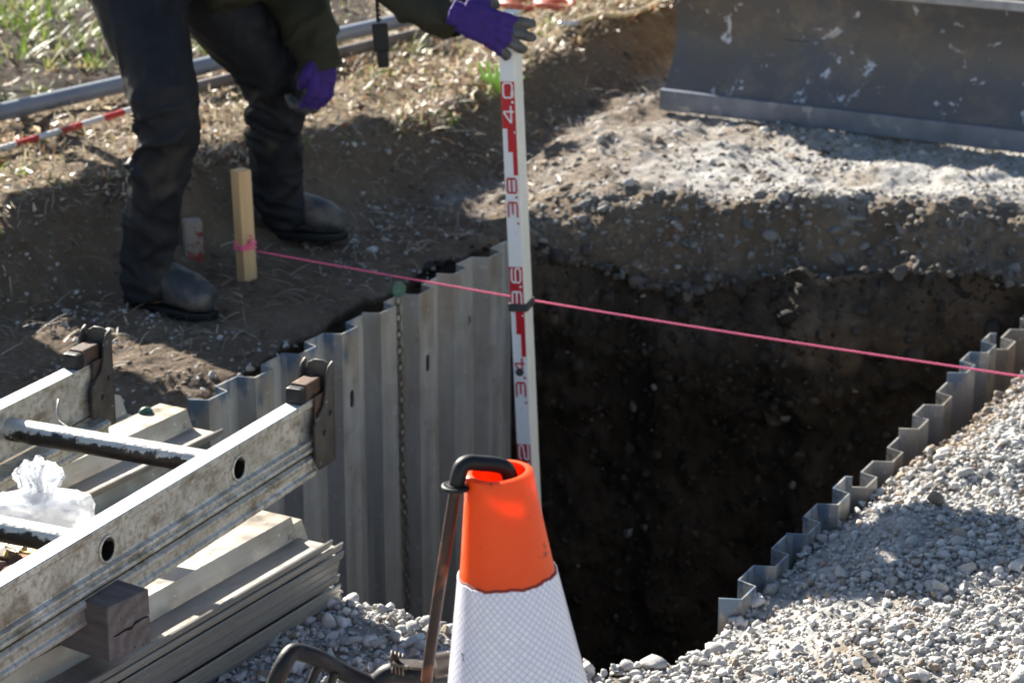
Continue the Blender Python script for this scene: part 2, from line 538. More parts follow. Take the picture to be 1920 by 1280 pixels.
def make_gravel():
    r = np.random.default_rng(5)
    parts = []
    def area(n, x0, x1, y0, y1, keep, lo, hi, brown, lift=.6, p=2.4):
        x = r.uniform(x0, x1, n); y = r.uniform(y0, y1, n)
        k = keep(x, y) & ~pit_inside(x, y, -.015)
        # inside the camera's wedge, with a margin
        k &= (np.abs(x) < .24*y + .25)
        k &= ~((fbm(x, y, 0, 3.2, 4, 123) > .12) & (r.random(n) < .62) & (hi < .015))
        x, y = x[k], y[k]
        s = sizes(len(x), r, lo, hi, p)
        br_ = brown + .75*(1 - sstep(.10, .22, rside(x, y) + .05*fbm(x, y, 0, 6, 2, 55)))*sstep(4.45, 4.75, y)*(rside(x, y) > 0)
        z = gz(x, y) + s*r.uniform(-.2, lift, len(x))
        P = np.stack([x, y, z], 1)
        big = s > .0075
        tn = grey_tone(len(x), r, br_)
        if big.any(): parts.append(stones('s', P[big], s[big], tn[big], 2, 3, .8))
        if (~big).any(): parts.append(stones('s', P[~big], s[~big], tn[~big], 1, 4, .85))
    R_ = lambda x, y: rside(x, y) > .03
    area(90000, .2, 1.7, 3.2, 5.75, R_, .0034, .0125, .10, .9, 2.1)
    area(650, .2, 1.7, 3.2, 5.6, R_, .012, .026, .08, .5)
    area(21000, -.75, .60, 3.2, 4.3, lambda x, y: rside(x, y) < .05, .0042, .018, .08, .8)
    area(420, -.7, .60, 3.2, 4.2, lambda x, y: rside(x, y) < .05, .015, .03, .1, .5)
    # lit stony ground beyond the pit
    area(34000, -.1, 2.0, 5.95, 7.5, lambda x, y: (brow_dist(x, y) < -.12) & (r.random(len(x)) < .10 + .75*sstep(.3, 1.3, x+.3*fbm(x, y, 0, 3, 3, 9))), .003, .010, .35, .3)
    area(420, -.1, 2.0, 5.9, 7.5, lambda x, y: brow_dist(x, y) < -.12, .009, .020, .35, .2)
    # loose stones on the trodden earth to the left
    ls = lambda x, y: (brow_dist(x, y) < -.03) & (lside(x, y) > -.05) & (fbm(x, y, 0, 3.2, 3, 77) > .02)
    area(5500, -1.5, .2, 4.3, 6.6, ls, .004, .012, .5, .4)
    area(200, -1.5, .2, 4.3, 6.6, ls, .011, .022, .25, .4)
    V, F, col = merge(parts)
    o = link_toned('gravel', V, F, col, M_stone)
    tag(o, 'grey crushed stone covering the ground around the pit and beside the steel sheets', 'gravel', kind='stuff')
make_gravel()
def make_clods():
    """lumps of earth and stones sticking out of the far wall of the pit"""
    r = np.random.default_rng(8)
    n = 6000
    th = r.uniform(R(15), R(125), n)
    d = r.uniform(0, 1, n)**1.3*1.25
    Rr = poly_radius(th); Rr = Rr + lip_noise(th, Rr)
    x0 = PC[0] + np.cos(th)*Rr; y0 = PC[1] + np.sin(th)*Rr
    k = y0 > 5.55
    th, d, Rr, x0, y0 = th[k], d[k], Rr[k], x0[k], y0[k]
    z = gz(x0, y0) - d
    rr = Rr + under_fn(d, 1.0, x0, y0)
    x = PC[0] + np.cos(th)*rr; y = PC[1] + np.sin(th)*rr
    nn = wall_noise(x, y, z)*sstep(0, .08, d)
    rr = rr - nn
    P = np.stack([PC[0] + np.cos(th)*rr, PC[1] + np.sin(th)*rr, z], 1)
    s = sizes(len(P), r, .005, .036, 2.2)
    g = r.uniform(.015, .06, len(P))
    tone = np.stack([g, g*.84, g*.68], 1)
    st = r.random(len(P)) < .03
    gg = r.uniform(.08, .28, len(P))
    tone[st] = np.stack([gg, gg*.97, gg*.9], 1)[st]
    s[st] *= .75
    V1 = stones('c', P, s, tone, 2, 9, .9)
    # crumbled edge above the pit
    m = 3200
    x = r.uniform(0, 1.6, m); y = r.uniform(5.6, 6.15, m)
    lip = 5.86 - .14*sstep(.3, 1.2, x)
    k = (y - lip > -.02) & (y - lip < .24) & ~pit_inside(x, y, -.01)
    x, y = x[k], y[k]; s2 = sizes(len(x), r, .006, .030, 2.2)
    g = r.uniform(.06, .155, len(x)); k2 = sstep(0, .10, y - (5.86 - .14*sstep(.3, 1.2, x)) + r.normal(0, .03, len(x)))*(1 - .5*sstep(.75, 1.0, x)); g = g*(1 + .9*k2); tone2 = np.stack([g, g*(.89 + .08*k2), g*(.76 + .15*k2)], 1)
    V2 = stones('c', np.stack([x, y, gz(x, y)-s2*.15], 1), s2, tone2, 2, 10, .8)
    m = 9000
    x = r.uniform(-1.6, .9, m); y = r.uniform(4.3, 7.6, m)
    k = (brow_dist(x, y) < .05) & ((lside(x, y) > .0) | (y > 5.95)) & ~pit_inside(x, y, .0) & (fbm(x, y, 0, 2.2, 3, 88) > -.12)
    x, y = x[k], y[k]; s3 = sizes(len(x), r, .004, .024, 2.3)
    g = r.uniform(.08, .20, len(x)); tone3 = np.stack([g, g*.79, g*.60], 1)
    V3 = stones('c', np.stack([x, y, gz(x, y)-s3*.1], 1), s3, tone3, 2, 13, .75)
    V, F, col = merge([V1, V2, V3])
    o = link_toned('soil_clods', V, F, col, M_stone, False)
    tag(o, 'crumbled brown earth clods on the far pit face and the slope below the grass', 'soil', kind='stuff')
make_clods()

def blades(P, L, W, yaw, pitch, bend, tone, seg=4, roll=None):
    """curved tapering strips; returns V,F,col"""
    n = len(P); t = np.linspace(0, 1, seg+1)
    dx = np.cos(yaw); dy = np.sin(yaw)
    ang = pitch[:, None] - bend[:, None]*t[None]
    h = np.cumsum(np.cos(ang)*(L/seg)[:, None], 1); v = np.cumsum(np.sin(ang)*(L/seg)[:, None], 1)
    h -= h[:, :1]; v -= v[:, :1]
    X = P[:, 0:1] + dx[:, None]*h; Y = P[:, 1:2] + dy[:, None]*h; Z = P[:, 2:3] + v
    wd = W[:, None]*(1 - t[None]**2*.85)
    if roll is None: roll = np.zeros(n)
    ox = -dy[:, None]*wd*np.cos(roll)[:, None]; oy = dx[:, None]*wd*np.cos(roll)[:, None]; oz = wd*np.sin(roll)[:, None]
    A = np.stack([X-ox, Y-oy, Z-oz], -1); B = np.stack([X+ox, Y+oy, Z+oz], -1)
    V = np.stack([A, B], 2).reshape(-1, 3)
    k = 2*(seg+1)
    f = np.array([[2*i, 2*i+1, 2*i+3, 2*i+2] for i in range(seg)])
    F = (f[None] + (np.arange(n)*k)[:, None, None]).reshape(-1, 4)
    return V, F, np.repeat(tone, k, axis=0)
def pick(r, n, table):
    cs = np.array([c_ for c_, _ in table]); ws = np.array([w_ for _, w_ in table], float); ws /= ws.sum()
    return cs[r.choice(len(cs), n, p=ws)] * r.uniform(.7, 1.25, (n, 1))
def make_litter():
    r = np.random.default_rng(21)
    n = 120000
    x = r.uniform(-2.1, 1.0, n); y = r.uniform(5.2, 9.5, n)
    bd = brow_dist(x, y)
    soilpatch = bare_back(x, y)      # bare dug earth further back on the left
    k = (bd > -.05) & (np.abs(x) < .23*y + .2) & (r.random(n) < (.25 + .75*sstep(-.25, .25, fbm(x, y, 0, 2.5, 3, 50)))) & (r.random(n) > soilpatch*.9)
    x, y, bd = x[k], y[k], bd[k]; n = len(x)
    L = r.uniform(.012, .05, n); W = r.uniform(.0008, .003, n)
    leaf = r.random(n) < .2; W[leaf] = r.uniform(.004, .009, leaf.sum()); L[leaf] = r.uniform(.010, .026, leaf.sum())
    P = np.stack([x, y, gz(x, y) + r.uniform(.0, .016, n)], 1)
    tone = pick(r, n, [((.62, .52, .36), 4), ((.42, .30, .18), 4), ((.72, .66, .54), 2), ((.22, .12, .07), 3), ((.30, .11, .06), .8), ((.16, .20, .05), 2.0), ((.10, .07, .04), 3)])
    V, F, col = blades(P, L, W, r.uniform(0, 2*math.pi, n), r.normal(.15, .4, n), r.normal(0, .6, n), tone, 3, r.normal(0, .5, n))
    o = link_toned('leaf_litter', V, F, col, M_leaf)
    tag(o, 'dry straw and dead leaves scattered over the grass bank', 'litter', kind='stuff')
    # twigs and straw on the bare slope
    n = 5200
    x = r.uniform(-1.5, .9, n); y = r.uniform(4.8, 7.4, n); bd = brow_dist(x, y)
    k = (bd < .02) & (bd > -.75) & ~pit_inside(x, y, .06) & (lside(x, y) > .02)
    k |= (bd < .02) & (bd > -.35) & (y > 5.95) & (x > -.1)
    x, y = x[k], y[k]; n = len(x)
    P = np.stack([x, y, gz(x, y) + .006], 1)
    tone = pick(r, n, [((.58, .52, .41), 3), ((.34, .26, .17), 3), ((.15, .10, .06), 2)])
    V, F, col = blades(P, r.uniform(.02, .11, n), r.uniform(.0007, .0018, n), r.uniform(0, 6.28, n), r.uniform(0, .7, n), r.uniform(.2, 1.6, n), tone, 6, r.normal(0, .4, n))
    o = link_toned('straw', V, F, col, M_leaf)
    tag(o, 'thin dry stalks and roots lying on the shaded earth slope', 'straw', kind='stuff')
make_litter()
def make_grass():
    r = np.random.default_rng(33)
    Ps = []; Ls = []; green = []
    tufts = [(150, 95, 24), (60, 60, 26), (20, 50, 26), (110, 40, 22), (180, 130, 15), (40, 110, 20), (195, 60, 14), (390, 100, 16), (410, 90, 12), (640, 92, 8), (20, 200, 8),
             (215, 20, 20), (140, 10, 20), (5, 25, 22), (75, 175, 7), (270, 230, 5), (60, 15, 22), (90, 130, 12), (760, 100, 6), (880, 85, 7), (1010, 75, 7), (1030, 60, 7), (660, 290, 4), (560, 250, 4), (850, 190, 5), (30, 330, 5), (110, 350, 4), (690, 160, 4), (240, 105, 12)]
    tt = []
    for px, py, sc in tufts:
        p = at(px, py, .2); tt.append((p.x, p.y, sc))
    for k in range(20):
        y = r.uniform(6.8, 9.5); x = r.uniform(-.24*y, -.3)
        tt.append((x, y, r.uniform(6, 18)))
    for x0, y0, sc in tt:
        n = int(8 + sc*.9)
        a = r.uniform(0, 6.28, n); q = r.uniform(0, .035 + .002*sc, n)
        x = x0 + np.cos(a)*q; y = y0 + np.sin(a)*q
        if brow_dist(np.array([x0]), np.array([y0]))[0] < -.15: continue
        Ps.append(np.stack([x, y, gz(x, y) - .003], 1)); Ls.append(r.uniform(.4, 1, n)*(.03 + sc*.0058))
    P = np.concatenate(Ps); L = np.concatenate(Ls); n = len(P)
    tone = pick(r, n, [((.16, .26, .03), 4), ((.28, .34, .05), 4), ((.09, .16, .02), 3), ((.50, .46, .22), 1.5)])
    V, F, col = blades(P, L, r.uniform(.0018, .004, n), r.uniform(0, 6.28, n), r.uniform(.8, 1.5, n), r.uniform(.3, 1.7, n), tone, 5)
    o = link_toned('grass', V, F, col, M_leaf)
    tag(o, 'sparse green grass tufts growing on the bank and the dug earth behind it', 'grass', kind='stuff')
make_grass()

# ------------------------------------------------------------------ corrugated steel trench sheets
def steel_material(name, blue=0.0, base=((.33, .33, .32), (.52, .51, .48)), metal=.35, rough=.42):
    m, t, p = new_mat(name)
    v = coords(t)
    vs = coords(t, (1, 1, .06))
    oi = N(t, 'ShaderNodeObjectInfo')
    col = mixc(t, ramp(t, noise(t, vs, 28, 5, .6), .3, .7), *base)
    col = mixc(t, ramp(t, noise(t, coords(t, (1, 1, .25)), 7, 5, .7), .5, .75), col, (.27, .22, .155))
    col = mixc(t, ramp(t, noise(t, v, 75, 3), .665, .70), col, (.62, .62, .60))
    col = mixc(t, ramp(t, noise(t, v, 23, 5, .7), .66, .74), col, (.10, .075, .05))
    tw = mixc(t, oi.outputs['Random'], (.78, .78, .80), (1.12, 1.10, 1.06))
    col = mixc(t, 1.0, col, tw, 'MULTIPLY')
    if blue > 0:
        sx = N(t, 'ShaderNodeSeparateXYZ'); t.links.new(coords(t), sx.inputs[0])
        nz = noise(t, coords(t, (1, 1, .35)), 22, 4, .6)
        top = math_(t, 'ADD', math_(t, 'MULTIPLY', sx.outputs[2], 12/blue), math_(t, 'MULTIPLY', math_(t, 'SUBTRACT', nz, .42), 4.5))
        f = math_(t, 'MULTIPLY', ramp(t, top, .0, .6), .75)
        col = mixc(t, f, col, (.045, .125, .23))
    t.links.new(col, p.inputs['Base Color'])
    p.inputs['Metallic'].default_value = metal
    t.links.new(ramp(t, noise(t, v, 30, 4), .3, .7, (rough-.1,)*3+(1,), (rough+.2,)*3+(1,)), p.inputs['Roughness'])
    bump(t, p, noise(t, v, 200, 4), .15, .001)
    return m
M_steel = steel_material('galvanised_steel')
M_steel_blue = steel_material('galvanised_steel_blue_paint', 1.0)
M_steel_tan = steel_material('dusty_steel', 0, ((.35, .325, .285), (.50, .475, .43)), .5, .42)
DP, PW = .036, .16
def sheet_profile(th=.0035):
    top = [(0, 0), (.013, DP), (.074, DP), (.087, 0), (.160, 0), (.173, DP), (.234, DP), (.247, 0), (.306, 0), (.3175, .0), (.322, .0135)]
    P = [Vector(p) for p in top]; off = []
    for i, p in enumerate(P):
        d = (P[min(i+1, len(P)-1)] - P[max(i-1, 0)]).normalized()
        off.append(p + Vector((-d.y, d.x))*th)
    return [(p.x, -p.y) for p in P] + [(q.x, -q.y) for q in reversed(off)]
def sheet_mesh(name, length, m, hole=None):
    poly = sheet_profile()
    mb = MB(); k = 6
    n = len(poly); zs = [0, -.02, -.3, -length]
    V = []; F = []
    for z in zs: V += [(a, b, z) for a, b in poly]
    h = n // 2
    for j in range(len(zs)-1):
        for i in range(n): F.append((j*n+i, j*n+(i+1) % n, (j+1)*n+(i+1) % n, (j+1)*n+i))
    for base in (0, (len(zs)-1)*n):
        for i in range(h-1):
            F.append((base+i, base+i+1, base+n-2-i, base+n-1-i))
    mb.add(V, F)
    me = mb.mesh(name, False, 0)
    if hole:
        cut = MB()
        for hx, hz in hole:
            pl = [(hx + .008*math.cos(a), hz + (.012 if math.sin(a) > 0 else -.012) + .008*math.sin(a)) for a in [R(q*20+10) for q in range(18)]]
            M = Matrix(((1, 0, 0, 0), (0, 0, 1, 0), (0, 1, 0, 0), (0, 0, 0, 1)))
            cut.prism(pl, -.06, .03, M)
        me = boolean_cut(me, cut, True)
    me.materials.clear(); me.materials.append(m)
    return me
SH = {'plain': sheet_mesh('trench_sheet', 3.55, M_steel), 'blue': sheet_mesh('trench_sheet', 3.55, M_steel_blue),
      'hole': sheet_mesh('trench_sheet', 3.55, M_steel, [(.207, -.17)]),
      'bluehole': sheet_mesh('trench_sheet', 3.55, M_steel_blue, [(.207, -.155)])}
def stand_sheet(p, t, z, kind, label, group, tilt=0.0):
    o = bpy.data.objects.new('trench_sheet', SH[kind]); C.objects.link(o)
    x = Vector((t.x, t.y, 0)); zz = Vector((0, 0, 1)); y = zz.cross(x)
    M = frame(Vector((p[0], p[1], z)), x, y, zz) @ Matrix.Rotation(tilt, 4, 'Y')
    o.matrix_basis = M
    return tag(o, label, 'trench sheet', group)
GL = 'corrugated steel sheets lining the left side of the pit'
left = [(-.33, -.02, 'blue', 'nearest sheet of the left row, mostly hidden behind the ladder and loose sheets'),
        (-.01, .025, 'blue', 'corrugated sheet with blue painted top, left of the near ladder hook'),
        (.31, .030, 'bluehole', 'blue streaked corrugated sheet with an oval slot right behind the near ladder hook'),
        (.625, .035, 'hole', 'grey corrugated sheet with an oval slot beside the chain with the upper green disc'),
        (.94, .045, 'plain', 'last sheet of the left row, pale grey, just left of the measuring staff'),
        (1.26, .03, 'plain', 'last corrugated steel sheet of the left row, behind the measuring staff')]
for s, z, kd, lb in left[:5]:
    stand_sheet(lpt(s, 0), TL, z, kd, lb, GL, rnd.uniform(-.004, .004))
GR = 'corrugated steel sheets lining the right side of the pit'
rk = ['blue', 'blue', 'plain', 'plain', 'blue', 'plain', 'plain']
rl = ['nearest sheet of the right row, its end strip standing in white gravel',
      'second sheet from the near end of the right row, dark blue top edge',
      'third corrugated sheet of the right row, bare pale metal edge beside a thin white stone',
      'middle corrugated sheet of the right row standing tall beside the brown earth edge',
      'corrugated sheet with blue edge of the right row, just in front of the pink string',
      'corrugated sheet of the right row under the pink string',
      'far sheet']
for i in range(6):
    stand_sheet(rpt(-.0 + i*.322, 0), TR, -.10 + [0, .004, -.014, .004, .030, -.008, .01][i], rk[i], rl[i], GR, rnd.uniform(-.016, .016))

# ------------------------------------------------------------------ stacked sheets on the ground, near left
LY = {'tan': sheet_mesh('trench_sheet', 2.3, M_steel_tan), 'plain': sheet_mesh('trench_sheet', 2.3, M_steel_tan)}
TS = Vector((.50, .866)); NS = Vector((.866, -.50))
def lay_sheet(corner, t, z, label, group, back=0.0, flip=False, key='tan', yaw=0.0, tilt=0.0):
    """corner = far right end corner of the sheet"""
    t = Vector((t.x*math.cos(yaw)-t.y*math.sin(yaw), t.x*math.sin(yaw)+t.y*math.cos(yaw)))
    nn = Vector((t.y, -t.x))
    o = bpy.data.objects.new('trench_sheet', LY[key]); C.objects.link(o)
    zz = Vector((t.x, t.y, 0))
    y = Vector((0, 0, -1)); x = Vector((nn.x, nn.y, 0))
    org = Vector((corner[0], corner[1], z)) - x*.322 - zz*back
    if flip:
        y = Vector((0, 0, 1)); x = -x; org = Vector((corner[0], corner[1], z + DP)) - zz*back
    o.matrix_basis = frame(org, x, y, zz) @ Matrix.Rotation(tilt, 4, 'Z')
    return tag(o, label, 'trench sheet', group)
GS = 'stacked corrugated sheets lying on the gravel'
st_c = at(640, 1128, -.115)
names_ = ['lowest sheet of the nested stack at lower left, lying on the gravel', 'second sheet from the bottom of the nested stack at lower left',
          'third sheet from the bottom of the nested stack at lower left', 'fourth sheet from the bottom of the nested stack at lower left',
          'fourth sheet from the top of the nested stack at lower left', 'third sheet from the top of the nested stack at lower left',
          'sheet just under the topmost one of the nested stack at lower left', 'topmost sheet of the nested stack at lower left, its far end bright in the sun']
names_.insert(4, 'middle sheet of the nested stack at lower left')
for i in range(9):
    lay_sheet((st_c.x + rnd.uniform(-.004, .006), st_c.y, 0), TS, -.122 + i*.0144, names_[i], GS, back=[.008, .0, .006, -.004, .003, .005, -.004, -.008, .02][i])
fs = at(418, 782, .035)
GF = 'loose corrugated sheets under the ladder'
lay_sheet((fs.x+.01, fs.y, 0), TS, -.075, 'dusty corrugated sheet at the bottom between the two ladder rails', GF, back=.09)
lay_sheet((fs.x, fs.y, 0), TS, -.002, 'dusty corrugated sheet with a sunlit raised end between the ladder rails', GF, back=.0)
lay_sheet((fs.x-.335, fs.y-.01, 0), TS, -.03, 'corrugated sheet with its thin edge turned up beside the far ladder hook', GF, back=.03)

# ------------------------------------------------------------------ ladder
M_alu = mat('weathered_aluminium', (.46, .44, .38), (.66, .64, .59), 16, .42, .6, st=(1, 1, 1), spots=(.27, .25, .20), spot_scale=90, spot_at=(.48, .72),
            bmp=.2, bscale=150, bdist=.001, extra=[((.24, .20, .14), 30, (.52, .70), (.5, .5, 1)), ((.70, .70, .68), 120, (.62, .72), (.3, .3, 1))])
M_sunlit_top = mat('sunlit_top_aluminium', (.78, .78, .77), (.62, .61, .58), 30, .38, .4, spots=(.45, .43, .38), spot_scale=50, spot_at=(.62, .72))  # paler metal for the rail tops, sun brightness painted into the colour
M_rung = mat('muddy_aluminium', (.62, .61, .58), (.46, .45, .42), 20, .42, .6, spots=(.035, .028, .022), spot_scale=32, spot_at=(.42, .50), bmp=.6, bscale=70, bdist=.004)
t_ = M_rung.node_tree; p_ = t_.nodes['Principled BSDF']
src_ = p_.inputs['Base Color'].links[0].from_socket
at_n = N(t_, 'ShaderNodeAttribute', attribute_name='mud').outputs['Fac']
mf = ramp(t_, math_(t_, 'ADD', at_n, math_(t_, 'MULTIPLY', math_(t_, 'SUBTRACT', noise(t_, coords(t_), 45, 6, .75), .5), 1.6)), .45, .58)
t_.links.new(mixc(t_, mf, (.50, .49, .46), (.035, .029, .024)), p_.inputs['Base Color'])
M_rust = mat('rusty_steel', (.13, .065, .035), (.05, .042, .038), 22, .75, .1, spots=(.30, .13, .05), spot_scale=34, spot_at=(.58, .68), bmp=.4, bscale=120)
M_hook = mat('dark_scraped_steel', (.055, .05, .047), (.10, .085, .07), 26, .55, .4, spots=(.30, .28, .26), spot_scale=70, spot_at=(.66, .72), bmp=.3, bscale=140)
M_rubber = mat('black_rubber', (.006, .007, .009), (.011, .012, .014), 30, .5, spec=.35, bmp=.15, bscale=200)
TLD = Vector((.42, .9075)); NLD = Vector((.9075, -.42))
ztop = .22
ne = at(600, 742, ztop)          # far end of the near rail, outer top edge
RL = 2.2
lad = empty('ladder', (ne.x, ne.y, ztop-.09), 'weathered aluminium ladder with muddy rungs and rusty hooks lying on steel sheets', 'ladder')
def rail(side):
    base = Vector((0, 0, .092)) - Vector((NLD.x, NLD.y, 0))*(0 if side == 0 else .456)
    # local: x outward (NLD), y up, z along -TLD
    zz = Vector((-TLD.x, -TLD.y, 0)); x = Vector((NLD.x, NLD.y, 0)); y = Vector((0, 0, 1))
    # make right handed: x cross y = z ?
    M = frame(Vector((base.x, base.y, -.002)), x, y, x.cross(y))
    sgn = 1 if x.cross(y).dot(zz) > 0 else -1
    w0 = -.034
    prof = [(w0, 0), (-.0, 0), (.006, .004), (.006, .010), (.0, .013), (.004, .017), (.004, .023), (-.004, .027), (-.004, .078), (.001, .081), (.001, .092), (w0, .092)]
    if side: prof = [(w0 - a, b) for a, b in prof][::-1]
    mb = MB(); mb.prism(prof, 0, sgn*RL, M)
    me = mb.mesh('rail', False, 0)
    cut = MB()
    for q in HOLES:
        cut.tube([M @ Vector((-.06, .05, sgn*q)), M @ Vector((.03, .05, sgn*q))], .0207, 28)
    me = boolean_cut(me, cut)
    o = link('rail', me, M_alu, lad)
    bv = o.modifiers.new('Bevel', 'BEVEL'); bv.width = .0015; bv.segments = 2; bv.limit_method = 'ANGLE'; bv.angle_limit = R(40)
    tp_ = MB(); tp_.box(.032, .0012, RL-.002, M @ Matrix.Translation((-.0165, .0927, sgn*RL/2))); build(tp_, 'sunlit_rail_top', M_sunlit_top, lad)
    for q in HOLES:
        rb = MB(); xo = -.003 if side == 0 else w0 + .003
        rb.tube([M @ Vector((xo, .05 + .0205*math.cos(a), sgn*q + .0205*math.sin(a))) for a in [2*math.pi*k/24 for k in range(24)]], .0028, 8, closed=True)
        build(rb, 'rung_collar', M_alu, lad, smooth=True)
    return M, sgn
h1 = at(428, 873, .178)
d1 = (Vector((h1.x, h1.y)) - Vector((ne.x, ne.y))).length
HOLES = [d1, d1 + .385, d1 + .77, d1 + 1.155, d1 + 1.54]
MR, sg = rail(0); MF, sg2 = rail(1)
for i, q in enumerate(HOLES):
    rb = MB()
    rb.tube([MR @ Vector((-.002 - .486*k/24, .05, sg*q)) for k in range(25)], .0205, 32, cap=False)
    rb.tube([MR @ Vector((-.002, .05, sg*q)), MR @ Vector((-.456-.032, .05, sg*q))], .0178, 24, cap=False)
    me = rb.mesh('rung', True)
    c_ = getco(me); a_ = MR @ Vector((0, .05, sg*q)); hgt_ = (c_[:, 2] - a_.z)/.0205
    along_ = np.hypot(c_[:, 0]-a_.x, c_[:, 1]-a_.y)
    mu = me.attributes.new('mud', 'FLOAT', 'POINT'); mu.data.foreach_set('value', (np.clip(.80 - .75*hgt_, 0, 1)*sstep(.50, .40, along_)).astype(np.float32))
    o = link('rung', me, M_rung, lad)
for side, M in ((0, MR), (1, MF)):
    s_ = sg
    def Z(a, b, c_): return M @ Vector((a, b, s_*c_))
    # rusty wooden/rubber capped block on the rail end
    x0 = -.030 if side == 0 else -.030
    blk = MB(); blk.box(.030, .036, .052, M @ Matrix.Translation((-.017, .107, s_*.018)))
    build(blk, 'end_block', M_rust, lad, bevel=.003)
    cp = MB(); cp.box(.033, .032, .022, M @ Matrix.Translation((-.017, .106, s_*.052)))
    build(cp, 'rubber_cap', M_rubber, lad, bevel=.006)
    # dark steel channel round the rail end: back plate with a rounded top and two cheeks
    hk = MB()
    bp_ = [(-.040, -.030), (.014, -.030), (.014, .125), (.008, .143), (-.004, .150), (-.022, .150), (-.034, .143), (-.040, .125)]
    hk.prism(bp_, s_*-.026, s_*-.021, M)
    ck = [(-.026, -.032), (.030, -.032), (.044, -.012), (.044, .050), (.030, .066), (.012, .078), (.004, .094), (.000, .112), (-.004, .130), (-.012, .143), (-.026, .150)]
    Mc_ = M @ Matrix(((0, 0, 1, 0), (0, 1, 0, 0), (s_, 0, 0, 0), (0, 0, 0, 1)))
    for xc in (.0090, -.0445): hk.prism(ck, xc, xc + .0050, Mc_)
    build(hk, 'hook_plate', M_hook, lad, smooth='auto', bevel=.0012)
    pl = MB(); pl.box(.004, .075, .03, M @ Matrix.Translation((.0045, .062, s_*.012)))
    build(pl, 'rust_plate', M_rust, lad, bevel=.001)
    for bz, by in ((.012, .03), (-.01, .06)):
        bt = MB(); bt.tube([Z(.013, by, bz), Z(.018, by, bz)], .005, 6); build(bt, 'bolt', M_hook, lad)
for xo in (0, -.456+.034):
    mb = MB(); mb.prism([(-.034, -.046), (.001, -.046), (.007, -.041), (.007, -.034), (.002, -.030), (.002, -.018), (.008, -.014), (.008, -.007), (.001, -.003), (-.034, -.003)], .03, RL, MR @ Matrix.Translation((xo, 0, 0)))
    build(mb, 'lower_rail', M_alu, lad, bevel=.0015)
# thin wire clip hanging from the far rail
wr = MB()
wp = [atY(110, 748, 4.05), atY(107, 770, 4.04), atY(112, 790, 4.02), atY(128, 802, 4.00), atY(150, 812, 3.98)]
wr.tube(wp, .0022, 6); tag(build(wr, 'wire_clip', M_alu, None, smooth=True), 'thin bent wire hanging from the inside of the far ladder rail', 'wire')

# ------------------------------------------------------------------ timber baulk under the ladder
def wood_material(name, c1, c2, dark, ring=14, metalrough=.8):
    m, t, p = new_mat(name)
    v = coords(t, (1, 1, 1))
    vl = coords(t, (12, 1, 12) if False else (1, .08, 1))
    col = mixc(t, ramp(t, noise(t, vl, 55, 6, .65, .4), .3, .7), c1, c2)
    wv = N(t, 'ShaderNodeTexWave', wave_type='RINGS', rings_direction='Y'); wv.inputs['Scale'].default_value = ring
    wv.inputs['Distortion'].default_value = 4; wv.inputs['Detail'].default_value = 3
    t.links.new(v, wv.inputs['Vector'])
    col = mixc(t, math_(t, 'MULTIPLY', wv.outputs['Fac'], .35), col, dark)
    col = mixc(t, ramp(t, noise(t, vl, 90, 3), .64, .68), col, dark)
    t.links.new(col, p.inputs['Base Color']); p.inputs['Roughness'].default_value = metalrough
    bump(t, p, noise(t, vl, 120, 5), .5, .002)
    return m
M_baulk = wood_material('weathered_timber', (.110, .092, .086), (.205, .175, .165), (.05, .038, .036))
M_stake = mat('fresh_pine', (.60, .37, .17), (.72, .48, .25), 30, .6, st=(1, 1, .06), bmp=.15, bscale=90)
# baulk: end face towards the right; runs away to the left under the ladder
bt_c = at(262, 1108, .125)
bk_dir = Vector((-.62, -.24, 0)).normalized()
def baulk():
    e = at(284, 1205, .035); f_ = at(206, 1243, .035)   # the two lower corners of the end face
    across = Vector((f_.x-e.x, f_.y-e.y, 0)); wdt = across.length; across.normalize()
    along = Vector((across.y, -across.x, 0)); 
    if along.x > 0: along = -along
    hgt = .088; ln = .62
    up = Vector((0, 0, 1))
    mb = MB()
    # split across the end: two halves with a fine crack between
    poly = [(0, 0), (wdt, 0), (wdt, .038), (wdt*.45, .041), (wdt*.43, .0425), (wdt, .0405), (wdt, hgt), (0, hgt)]
    nx, nz = 26, 12
    V = []; F = []
    rr = random.Random(3)
    M = frame(Vector((e.x, e.y, .036)), across, along, up)
    mb.box(wdt, ln, hgt, None, (wdt/2, ln/2, hgt/2))
    me = mb.mesh('timber_baulk', False, .003)
    cut = MB(); xs = [-.01, .2*wdt, .38*wdt, .45*wdt, .6*wdt, .8*wdt, .93*wdt]; hs_ = [.50, .52, .50, .44, .46, .43, .44]; tk_ = [.0014, .002, .0026, .003, .0022, .0016, .0002]
    cut.prism([(a, b*hgt + c_) for a, b, c_ in zip(xs, hs_, tk_)] + [(a, b*hgt - c_) for a, b, c_ in reversed(list(zip(xs, hs_, tk_)))], -.05, .01, Matrix(((1, 0, 0, 0), (0, 0, 1, 0), (0, 1, 0, 0), (0, 0, 0, 1))))
    me = boolean_cut(me, cut)
    for q in range(4):
        cut = MB(); zc = hgt*(.16 + .23*q); cut.prism([(-.004, -.01), (.004, .02), (.0, .25+.05*q), (-.004, .3)], zc-.0007, zc+.0007); me = boolean_cut(me, cut)
    o = link('timber_baulk', me, M_baulk, None, M)
    tag(o, 'weathered grey pink timber block with a cracked end, wedged under the ladder', 'timber')
baulk()

